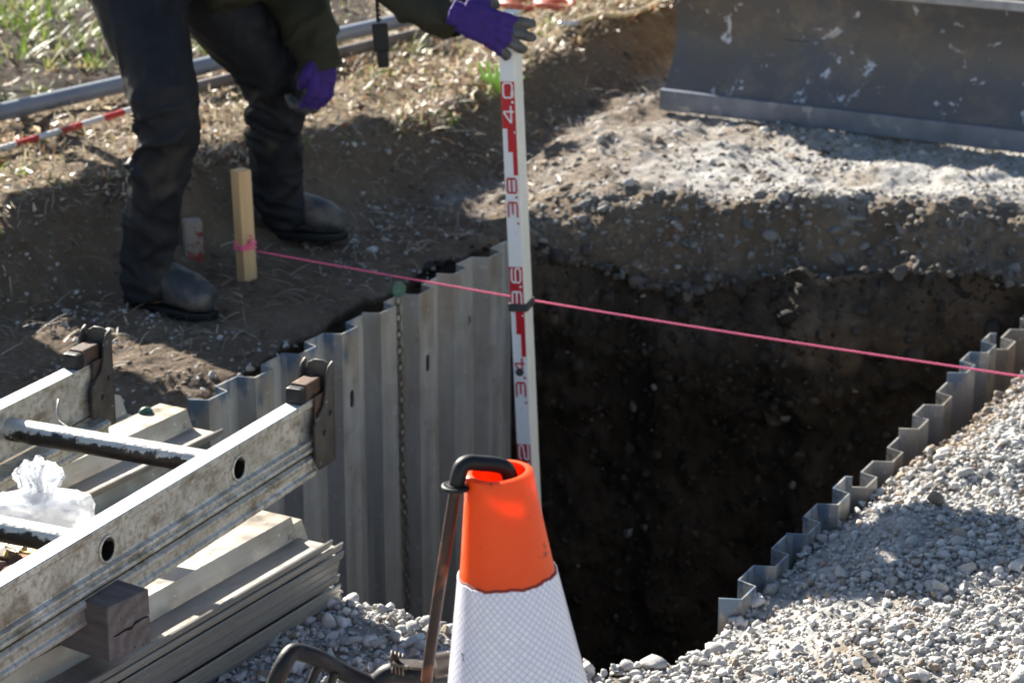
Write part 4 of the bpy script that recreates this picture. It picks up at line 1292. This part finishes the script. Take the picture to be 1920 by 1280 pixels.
# boots
def boot(ankle, toe, name):
    """ankle, toe: ground points (world) under heel and at toe"""
    d = (toe - ankle); L = d.length; x = d.normalized(); up = Vector((0, 0, 1)); y = up.cross(x).normalized(); z = x.cross(y)
    M = frame(ankle - PO, x, y, z)
    mb = MB()
    mb.tube([(-.035, 0, .055), (.02, 0, .060), (.09, 0, .060), (.15, 0, .050), (L-.045, 0, .042), (L-.012, 0, .036)], [(.044, .036), (.050, .040), (.050, .042), (.043, .046), (.038, .046), (.024, .033)], 20, M=M)
    mb.tube([(.015, 0, .05), (.005, 0, .10), (.0, 0, .13)], [.044, .040, .038], 18, M=M)
    me = remesh('boot', mb, .006, 8)
    c_ = getco(me); Mi = np.array(M.inverted())
    lz = c_ @ Mi[:3, :3].T[:, 2] + Mi[2, 3]
    n_ = getno(me)
    c_ = c_ + n_*(.003*fbm(c_[:, 0], c_[:, 1], c_[:, 2], 22, 3, 81))[:, None]
    setco(me, c_)
    o = link('boot', me, M_boot, pers)
    sl_ = MB(); pl = []
    for k in range(28):
        a = 2*math.pi*k/28
        cx = L/2 - .022; rx = (L + .035)/2; 
        xx_ = cx + rx*math.cos(a); wy = .046 + .008*math.cos(a)
        pl.append((xx_, math.copysign(abs(math.sin(a))**.7, math.sin(a))*wy))
    sl_.prism(pl, -.004, .016, M)
    build(sl_, 'boot_sole', M_rubber, o, smooth='auto', bevel=.003)
def gp(px, py, dz=0.0, z0=.02):
    p = at(px, py, z0)
    d = ray(px, py); t = np.linspace(3.0, 11, 1600)
    X_, Y2, Z2 = d.x*t, d.y*t, CH + d.z*t
    k = int(np.argmax(Z2 < gz(X_, Y2) + dz))
    return Vector((X_[k], Y2[k], Z2[k]))
ba = gp(262, 566, .004); bt = gp(404, 598, .004); bt.z = min(bt.z, ba.z)
boot(ba, ba + (bt-ba).normalized()*.215, 'boot')
ba2 = gp(500, 440, .004); bt2 = gp(640, 446, .004); ba2 = at(497, 436, .028); bt2 = at(640, 444, .028)
boot(ba2, ba2 + (bt2-ba2).normalized()*.215, 'boot')
# gloves
def hand(M, curl, spread, thumb, mirror, voxel=.0024):
    """local: x along the fingers, y towards the thumb, z back of the hand; curl: per-finger list of joint angles"""
    mb = MB()
    sy = -1 if mirror else 1
    def P(x, y, z): return M @ Vector((x, y*sy, z))
    # palm
    for y0, x1 in ((.030, .088), (.010, .092), (-.010, .088), (-.029, .080)):
        mb.tube([P(.0, y0*.75, 0), P(.03, y0*.9, .001), P(x1, y0, 0)], [.0145, .0155, .0125], 14)
    mb.tube([P(-.030, .010, 0), P(-.015, .009, 0), P(.02, .004, 0)], [.018, .018, .018], 16)
    mb.tube([P(-.030, -.010, 0), P(-.015, -.009, 0), P(.02, -.004, 0)], [.018, .018, .018], 16)
    lens = [(.044, .027, .024), (.048, .031, .025), (.045, .029, .024), (.035, .022, .021)]
    for i, (y0, x1) in enumerate(((.031, .088), (.010, .092), (-.011, .088), (-.031, .078))):
        p = Vector((x1, y0, 0)); ang = 0; pts = [p.copy()]; rs = [.0124]
        yw = spread[i]
        for j, L in enumerate(lens[i]):
            ang += curl[i][j]
            d = Vector((math.cos(ang)*math.cos(yw), math.sin(yw)*math.cos(ang*.5), -math.sin(ang)))
            p = p + d*L*.5; pts.append(p.copy()); rs.append(.0116 - .0008*j)
            p = p + d*L*.5; pts.append(p.copy()); rs.append(.0118 - .0009*j)
        mb.tube([P(*q) for q in pts], rs, 12); mb.ball(P(*pts[-1]), .0090, 10, 8)
    tp = [Vector((.008, .026, -.004)), Vector((.034, .048, -.010)) + Vector(thumb)*.2, Vector((.058, .058, -.020)) + Vector(thumb)*.6, Vector((.078, .060, -.030)) + Vector(thumb)]
    mb.tube([P(*q) for q in tp], [.0165, .0140, .0120, .0100], 12); mb.ball(P(*tp[-1]), .0100, 10, 8)
    me = remesh('glove', mb, voxel, 4)
    co = getco(me); no = getno(me)
    co += no*(.0012*ridged(co[:, 0], co[:, 1], co[:, 2], 45, 91))[:, None]; setco(me, co)
    # grey rubber dip on palm and finger ends
    Mi = np.array(M.inverted()); 
    loc = co @ Mi[:3, :3].T + Mi[:3, 3]; nl = no @ Mi[:3, :3].T
    tipw = (loc[:, 0] > .118 + .010*fbm(co[:, 0], co[:, 1], co[:, 2], 60, 2, 92)) | (nl[:, 2] < -.25) | (loc[:, 2] < -.022)
    me.materials.clear(); me.materials.append(M_purp); me.materials.append(M_palm)
    pv = [all(tipw[v] for v in p.vertices) for p in me.polygons]
    me.polygons.foreach_set('material_index', [1 if q else 0 for q in pv]); me.update()
    o = bpy.data.objects.new('glove', me); C.objects.link(o); o.parent = pers
    return o
fd = Vector((.93, -.0, -.38)).normalized(); bk = Vector((-.0, -1, .12)); bk = (bk - fd*bk.dot(fd)).normalized()
wq = A(866, 30, 5.055)
Mh = frame(wq, fd, bk.cross(fd), bk) @ Matrix.Scale(.90, 4)
hand(Mh, [(.25, .45, .5), (.25, .45, .5), (.25, .45, .5), (.28, .45, .5)], (.12, .02, -.12, -.26), (-.01, -.012, -.045), False)
fd = Vector((-.12, -.10, -1)).normalized(); bk = Vector((.72, -.70, 0)); bk = (bk - fd*bk.dot(fd)).normalized()
wq2 = A(606, 116, 5.60)
hand(frame(wq2, fd, bk.cross(fd), bk) @ Matrix.Scale(.93, 4), [(.8, .9, .6), (.75, .9, .6), (.7, .9, .6), (.7, .9, .6)], (.06, .02, -.02, -.06), (-.012, -.018, .004), True)
# hanging black plug on its cord
plug = empty('cable_connector', tuple(atY(713, 60, 5.36)), 'black cable plug dangling on a cord between the two sleeves of the worker', 'plug')
PL = Vector(plug.location)
cd = MB(); cd.tube([p - PL for p in bez([atY(690, -255, 5.42), atY(700, -140, 5.40), atY(706, -20, 5.37), atY(707, 15, 5.36), atY(709, 42, 5.36)], 5)], .0035, 8)
build(cd, 'cord', M_rubber, plug, smooth=True)
k_ = MB(); a0 = atY(710, 36, 5.36) - PL
for q in range(4): k_.tube([a0 + Vector((0, 0, -.004+.010*q)), a0 + Vector((0, 0, .002+.010*q))], .0062 - .0008*q, 12)
k_.box(.034, .022, .062, Matrix.Translation(a0 + Vector((.004, 0, -.040))) @ Matrix.Rotation(R(-4), 4, 'Y'))
build(k_, 'plug_body', M_rubber, plug, bevel=.004)
k_ = MB(); k_.box(.024, .018, .036, Matrix.Translation(a0 + Vector((.0085, 0, -.088))) @ Matrix.Rotation(R(-4), 4, 'Y'))
build(k_, 'plug_tip', M_rubber, plug, bevel=.002)

# lime glove on the bank behind the staff
M_lime = mat('lime_rubber_glove', (.42, .75, .10), (.50, .82, .16), 20, .4)
lp = gp(938, 160, .035, .12)
gl = MB()
lp.y -= .03; lq = atY(940, 158, lp.y)
for dx, dy, r_ in ((-44, -42, 6), (-28, -44, 6), (-10, -38, 6), (30, -34, 6), (44, -14, 5)):
    tip = atY(940+dx*.95, 158+dy*.95, lp.y - .01); mid = atY(940+dx*.75, 158+dy*.30, lp.y - .012)
    gl.tube([lq, mid, tip], [psize(10, lp.y, .1), psize(r_*.8, lp.y, .1), psize(r_*.55, lp.y, .1)], 10); gl.ball(tip, psize(r_*.55, lp.y, .1), 8, 6)
gl.ball(lq, (.028, .015, .016)); gl.tube([lq, lq + Vector((.02, .03, -.02))], [.024, .026], 12)
o = link('rubber_glove', remesh('rubber_glove', gl, .003, 3), M_lime)
tag(o, 'lime green rubber glove lying on the bank behind the measuring staff', 'glove')

# ------------------------------------------------------------------ things on the grass bank
M_pvc = mat('grey_pvc', (.20, .23, .27), (.26, .29, .33), 6, .35, spots=(.36, .33, .28), spot_scale=16, spot_at=(.60, .75))
M_oldpipe = mat('brown_grey_plank', (.13, .10, .085), (.20, .165, .145), 8, .7, bmp=.3, bscale=80)
def on_bank(px, py, r): 
    return gp(px, py, r, .2)
p0 = on_bank(-120, 240, .022); p1 = on_bank(1000, -16, .022)
def straight(a, b, n=10): return [a.lerp(b, k/n) for k in range(n+1)]
zz0 = max(p0.z, .20)
a_, b_ = at(-120, 238, .235), at(830, 22, .245)
pm = MB(); pm.tube(straight(a_, b_), .0235, 24, cap=False); pm.tube(straight(a_, b_), .0205, 24, cap=False)
tag(build(pm, 'pvc_pipe', M_pvc, None, smooth='auto'), 'long grey plastic pipe lying across the grass bank behind the worker', 'pipe')
a_, b_ = at(270, 188, .225), at(850, 48, .235)
pm = MB(); pm.tube(straight(a_, b_), .018, 16)
tag(build(pm, 'brown_pipe', M_oldpipe, None, smooth='auto'), 'dull brown grey pipe lying in front of the longer grey plastic pipe', 'pipe')
# red and white ranging pole
M_pr = mat('pole_red', (.62, .03, .03), (.5, .03, .03), 30, .4); M_pw = mat('pole_white', (.78, .77, .75), (.6, .58, .55), 30, .45)
a_, b_ = at(-60, 298, .222), at(300, 190, .225)
pole = empty('ranging_pole', tuple(a_), 'red and white striped pole lying in the dead grass left of the near trouser leg', 'pole')
L_ = (b_-a_).length; d_ = (b_-a_).normalized(); s_ = .0; k = 0
while s_ < L_:
    e_ = min(L_, s_ + .085)
    sb_ = MB(); sb_.tube([d_*s_, d_*e_], .0085, 14); build(sb_, 'red_band' if k % 2 == 0 else 'white_band', M_pr if k % 2 == 0 else M_pw, pole, smooth='auto')
    s_ = e_; k += 1
# orange red hoops of a hose, beige cable
M_hose = mat('orange_hose', (.62, .16, .09), (.50, .12, .07), 12, .5)
def hoop(px, py, rx, label, lift):
    c_ = on_bank(px, py, .02); mb = MB(); c_.z += lift
    r_ = psize(rx, c_.y, .2)
    mb.tube([c_ + Vector((r_*math.cos(a), r_*math.sin(a)*1.0, .006*math.sin(a*2))) for a in [2*math.pi*k/36 for k in range(36)]], .011, 12, closed=True)
    tag(build(mb, 'hose_ring', M_hose, None, smooth=True), label, 'hose ring', 'orange hose rings on the bank')
hoop(978, 8, 38, 'faded orange hose ring lying nearest to the purple glove', 0)
hoop(1040, 16, 33, 'faded orange hose ring right of the other, towards the beige cable', .012)
M_beige = mat('beige_hose', (.55, .44, .26), (.62, .52, .34), 12, .4)
bp = [on_bank(1078, 44, .012), on_bank(1098, 36, .012), on_bank(1125, 29, .012), on_bank(1160, 30, .012), on_bank(1190, 24, .014), on_bank(1225, 10, .012), on_bank(1248, -8, .012), on_bank(1262, -30, .012)]
mb = MB(); mb.tube(bez(bp), .0085, 12)
tag(build(mb, 'beige_hose', M_beige, None, smooth=True), 'bent beige hose lying on the earth left of the dozer blade', 'hose')
mb = MB(); q = on_bank(1070, 46, .014); mb.tube([q + Vector((-.03, -.01, .0)), q + Vector((.02, .01, 0))], .010, 12); mb.ball(q + Vector((-.028, -.01, 0)), .013, 10, 8)
tag(build(mb, 'hose_coupling', mat('bright_metal', (.6, .6, .6), None, rough=.3, metal=.8), None, smooth='auto'), 'small metal coupling at the end of the beige hose', 'coupling')
# boundary block
M_block = mat('painted_concrete_block', (.26, .22, .19), (.34, .30, .26), 20, .9, spots=(.24, .05, .04), spot_scale=20, spot_at=(.55, .62), bmp=.5, bscale=90)
q = gp(362, 472, 0)
mb = MB(); mb.box(.045, .045, .16, Matrix.Translation(q + Vector((0, 0, .0))) @ Matrix.Rotation(.3, 4, 'Z'))
mb_o = build(mb, 'boundary_marker', M_block, None, bevel=.010)
tag(mb_o, 'small dull concrete marker with red paint just behind the near boot', 'marker stone')

# ------------------------------------------------------------------ clear plastic bag and dead leaves on the sheets
def bag_material():
    m, t, p = new_mat('clear_plastic_film')
    p.inputs['Base Color'].default_value = (.92, .94, .97, 1); p.inputs['Roughness'].default_value = .22
    tr = N(t, 'ShaderNodeBsdfTransparent'); tl = N(t, 'ShaderNodeBsdfTranslucent'); tl.inputs[0].default_value = (.9, .92, .95, 1)
    m1 = N(t, 'ShaderNodeMixShader'); m1.inputs[0].default_value = .45
    t.links.new(p.outputs[0], m1.inputs[1]); t.links.new(tl.outputs[0], m1.inputs[2])
    m2 = N(t, 'ShaderNodeMixShader')
    t.links.new(ramp(t, noise(t, coords(t), 30, 4), .35, .65, (.62,)*3+(1,), (.95,)*3+(1,)), m2.inputs[0])
    t.links.new(tr.outputs[0], m2.inputs[1]); t.links.new(m1.outputs[0], m2.inputs[2])
    t.links.new(m2.outputs[0], t.nodes['Material Output'].inputs[0])
    return m
cc_ = Vector((ne.x, ne.y)) + NLD*(-.062) - TLD*.50
lay_sheet((cc_.x, cc_.y, 0), TLD, .062, 'corrugated sheet between the rails under the plastic bag', GF, back=0)
M_bag = bag_material()
def bag():
    c0 = at(72, 985, .125)
    V0, F0 = ico(4); rb_ = np.random.default_rng(4)
    def crinkle(V, amp, seed):
        q = V + .25*np.stack([fbm(V[:, 0], V[:, 1], V[:, 2], 2.5, 2, seed+k) for k in range(3)], 1)
        n = 1 - np.abs(fbm(q[:, 0], q[:, 1], q[:, 2], 1.8, 3, seed))*2.4
        return V*(1 + amp*n[:, None]) + rb_.normal(scale=.030, size=V.shape)
    Q = np.sign(V0)*np.abs(V0)**.6
    A_ = crinkle(Q, .13, 3)*np.array([.078, .045, .040]); A_[:, 2] = np.maximum(A_[:, 2], -.02)
    parts_ = [(A_, F0)]
    for tw, hh, wd, lean in ((.15, .078, .040, .0), (-.5, .070, .034, .012), (1.1, .060, .030, -.010)):
        nu, nv = 28, 22; V = []; 
        for b in range(nv):
            v_ = b/(nv-1)
            for a in range(nu):
                u_ = a/(nu-1)*2 - 1
                wv = wd*(.30 + .95*v_**.8)*(1 - .35*max(0, v_-.75)/.25)
                pl_ = .0045*math.sin(u_*13 + tw*5)*(1 - .3*v_) + .006*math.sin(v_*7 + u_*2.5 + tw)
                xl = u_*wv; yl = pl_ + .010*u_*u_
                zl = .026 + hh*v_*(1 - .22*abs(u_)**1.5 + .05*math.sin(u_*9+tw))
                V.append((xl*math.cos(tw) - yl*math.sin(tw) + lean*v_ - .004, xl*math.sin(tw)*.6 + yl*math.cos(tw), zl))
        V = np.array(V) + rb_.normal(scale=.0011, size=(len(V), 3))
        F = []
        for b in range(nv-1):
            for a in range(nu-1):
                q = b*nu+a; F += [(q, q+1, q+nu+1), (q, q+nu+1, q+nu)]
        parts_.append((V, np.array(F)))
    VV, FF, _ = merge([(v, f, np.zeros((len(v), 3))) for v, f in parts_])
    me = np_mesh('plastic_bag', VV, FF, False)
    o = link('plastic_bag', me, M_bag)
    o.matrix_basis = Matrix.Translation(c0 + Vector((0, .03, .0)))
    tag(o, 'crumpled clear plastic bag glowing white in the sun between the ladder rungs', 'plastic bag')
bag()
def leaves():
    cols = [((.62, .40, .05), 'yellow'), ((.28, .12, .05), 'brown'), ((.70, .55, .12), 'pale yellow'), ((.16, .07, .04), 'dark brown'), ((.55, .45, .25), 'tan')]
    spots = [(10, 1050, 0), (38, 1036, 2), (52, 1050, 1), (22, 1032, 4), (6, 1030, 2), (30, 1060, 3), (62, 1038, 0), (4, 1072, 3)]
    where = ['at the frame edge', 'highest of the leaves under the bag', 'towards the ladder rail', 'under the bag', 'in the corner between rung and frame edge', 'lowest in the pile', 'closest to the near ladder rail', 'half hidden by the rail']
    for i, (px, py, c_) in enumerate(spots):
        p = at(px, py, .118 + .003*i); mb = MB()
        L = .036; V = []; F = []
        for a in range(7):
            t = a/6; wd = .014*math.sin(math.pi*(t*.9+.07))
            for b in (-1, 0, 1): V.append((t*L - L/2, b*wd, .006*math.sin(t*3) + .005*abs(b)))
        n = 3
        for a in range(6):
            for b in range(2): F.append((a*n+b, a*n+b+1, (a+1)*n+b+1, (a+1)*n+b))
        mb.add(V, F)
        o = build(mb, 'dead_leaf', mat('leaf_'+cols[c_][1].replace(' ', '_'), cols[c_][0], tuple(q*.7 for q in cols[c_][0]), 60, .5), None, smooth=True)
        o.matrix_basis = Matrix.Translation(p) @ Euler((rnd.uniform(-.5, .5), rnd.uniform(-.5, .5), rnd.uniform(0, 6.28))).to_matrix().to_4x4()
        tag(o, cols[c_][1] + ' dead leaf below the plastic bag, ' + where[i], 'leaf', 'dead leaves below the plastic bag')
leaves()

# ------------------------------------------------------------------ excavator with dozer blade
def blade_material():
    m, t, p = new_mat('worn_blade_steel')
    v = coords(t); vs = coords(t, (1, 1, .22))
    col = mixc(t, ramp(t, noise(t, vs, 3.5, 7, .6), .3, .7), (.155, .132, .108), (.110, .122, .145))
    col = mixc(t, ramp(t, noise(t, v, 9, 6, .7), .50, .70), col, (.21, .18, .15))
    col = mixc(t, ramp(t, noise(t, coords(t, (1, 1, 1.6)), 8, 5, .75, .8), .63, .66), col, (.50, .53, .58))
    col = mixc(t, ramp(t, noise(t, coords(t, (1, 1, .7)), 22, 3, .6, .5), .66, .69), col, (.58, .60, .65))
    t.links.new(col, p.inputs['Base Color']); p.inputs['Metallic'].default_value = .35
    t.links.new(ramp(t, noise(t, v, 12, 4), .3, .7, (.35, .35, .35, 1), (.6, .6, .6, 1)), p.inputs['Roughness'])
    bump(t, p, noise(t, vs, 60, 5), .2, .002)
    return m
M_blade = blade_material()
M_edge = mat('blade_cutting_edge', (.17, .185, .23), (.25, .27, .32), 12, .5, .4, spots=(.38, .38, .40), spot_scale=18, spot_at=(.6, .7), bmp=.3, bscale=60)
M_mach = mat('machine_paint', (.45, .30, .06), (.38, .25, .05), 10, .5); M_dark = mat('machine_dark', (.02, .02, .022), (.04, .04, .04), 20, .6)
M_glass = mat('cab_glass', (.03, .04, .05), None, rough=.1)
bl0 = at(1243, 206, .078)
ub = Vector((.863, -.505, 0)); mb_n = Vector((-.505, -.863, 0))
exc = empty('excavator', tuple(bl0), 'compact excavator beyond the pit, its worn steel dozer blade lowered to the ground', 'excavator')
Me = Matrix.Identity(4)
Me = frame(Vector((0, 0, 0)), ub, -mb_n, Vector((0, 0, 1)))    # local x along blade, y backwards, z up
if Me.to_3x3().determinant() < 0: print('blade frame flipped')
exc.matrix_basis = Matrix.Translation(bl0) @ Me
BW = 1.62
def curve_plate(name, m, prof, w, th, parent, n=1):
    mb = MB(); out = [(a, b) for a, b in prof]; k = len(out)
    inn = []
    for i, (a, b) in enumerate(out):
        q0 = Vector(out[max(i-1, 0)]); q1 = Vector(out[min(i+1, k-1)]); d = (q1-q0).normalized()
        inn.append((a + d.y*th, b - d.x*th))
    V = []; F = []
    for x in (0, w):
        V += [(x, a, b) for a, b in out] + [(x, a, b) for a, b in inn]
    for i in range(k-1):
        F += [(i, i+1, 2*k+i+1, 2*k+i), (k+i, 3*k+i, 3*k+i+1, k+i+1), (i, k+i, k+i+1, i+1), (2*k+i, 2*k+i+1, 3*k+i+1, 3*k+i)]
    F += [(0, 2*k, 3*k, k), (k-1, 2*k-1, 4*k-1, 3*k-1)]
    mb.add(V, F); return build(mb, name, m, parent, smooth='auto')
prof = [(.004 + .075*math.sin(math.pi*min(1, t*.92))**1.0, .050 + .325*t) for t in [k/14 for k in range(15)]]
curve_plate('blade', M_blade, prof, BW, .012, exc)
ce = MB(); ce.box(BW + .012, .022, .060, None, (BW/2, -.004, .032)); build(ce, 'cutting_edge', M_edge, exc, bevel=.003)
tpb = MB(); tpb.box(BW + .006, .034, .024, None, (BW/2, .030, .388)); build(tpb, 'top_rail', mat('bright_worn_edge', (.45, .46, .48), (.30, .30, .31), 20, .4, .5), exc, bevel=.004)
for x in (.38, 1.24):
    a_ = MB(); a_.box(.09, 1.0, .10, Matrix.Translation((x, .58, .22)) @ Matrix.Rotation(R(4), 4, 'X')); build(a_, 'push_arm', M_dark, exc, bevel=.01)
for x in (.17, 1.45):
    tk = MB(); pl = []
    for k in range(9): a = R(90 + 22.5*k); pl.append((.62 + .22*math.cos(a), .235 + .22*math.sin(a)))
    for k in range(9): a = R(-90 + 22.5*k); pl.append((2.35 + .22*math.cos(a), .235 + .22*math.sin(a)))
    Mk = Matrix(((0, 0, 1, x), (1, 0, 0, 0), (0, 1, 0, 0), (0, 0, 0, 1)))
    tk.prism(pl, -.15, .15, Mk)
    for k in range(16):
        tk.box(.30, .03, .03, None, (x, .66 + k*.11, .462))
    build(tk, 'track', M_dark, exc, bevel=.004)
    for yk in (.62, 2.35):
        wh = MB(); wh.tube([(x-.155, yk, .235), (x+.155, yk, .235)], .15, 20); build(wh, 'sprocket', M_mach, exc, smooth='auto')
uc = MB(); uc.box(.95, 1.2, .22, None, (.81, 1.48, .35)); build(uc, 'undercarriage', M_dark, exc, bevel=.02)
hs = MB(); hs.tube([(.81, 1.55, .47), (.81, 1.55, .56)], .35, 28); build(hs, 'swing_ring', M_dark, exc, smooth='auto')
hs = MB(); hs.box(1.45, 1.55, .62, None, (.81, 1.75, .88)); build(hs, 'house', M_mach, exc, bevel=.08)
cb_ = MB()
for x in (.15, .95):
    for y in (1.1, 2.0): cb_.box(.06, .06, 1.1, None, (x, y, 1.72))
cb_.box(.92, 1.05, .07, None, (.55, 1.55, 2.29)); build(cb_, 'cab_frame', M_dark, exc, bevel=.01)
gl_ = MB(); gl_.box(.78, .86, 1.04, None, (.55, 1.55, 1.71)); build(gl_, 'cab_window', M_glass, exc)
bm_ = MB()
bm_.tube([(1.2, 1.1, .9), (1.25, .75, 1.7), (1.3, .55, 2.5)], [.11, .12, .09], 4); build(bm_, 'boom', M_mach, exc)

# ------------------------------------------------------------------ added plank on trestles, out of view, only to shade the earth near the sheets
tt_ = empty('added_shade_board', (-1.75, 6.75, .2), 'added unseen board on two trestles, out of view, casting shade on the left earth', 'added shade board')
tt_.matrix_basis = Matrix.Translation((-1.66, 6.83, .2)) @ Matrix.Rotation(math.atan2(.80, .60), 4, 'Z')
for xa_, xb_ in ((-1.0, -.43), (-.28, 1.0)):
    b_ = MB(); b_.box(xb_-xa_, .58, .03, None, ((xa_+xb_)/2, 0, .90)); build(b_, 'board', M_stake, tt_, bevel=.003)
for x in (-.75, .0):
    b_ = MB()
    for sx_ in (-1, 1): b_.tube([(x, sx_*.24, -.02), (x, sx_*.05, .86)], .022, 4)
    b_.box(.06, .5, .06, None, (x, 0, .854)); build(b_, 'trestle', M_baulk, tt_)
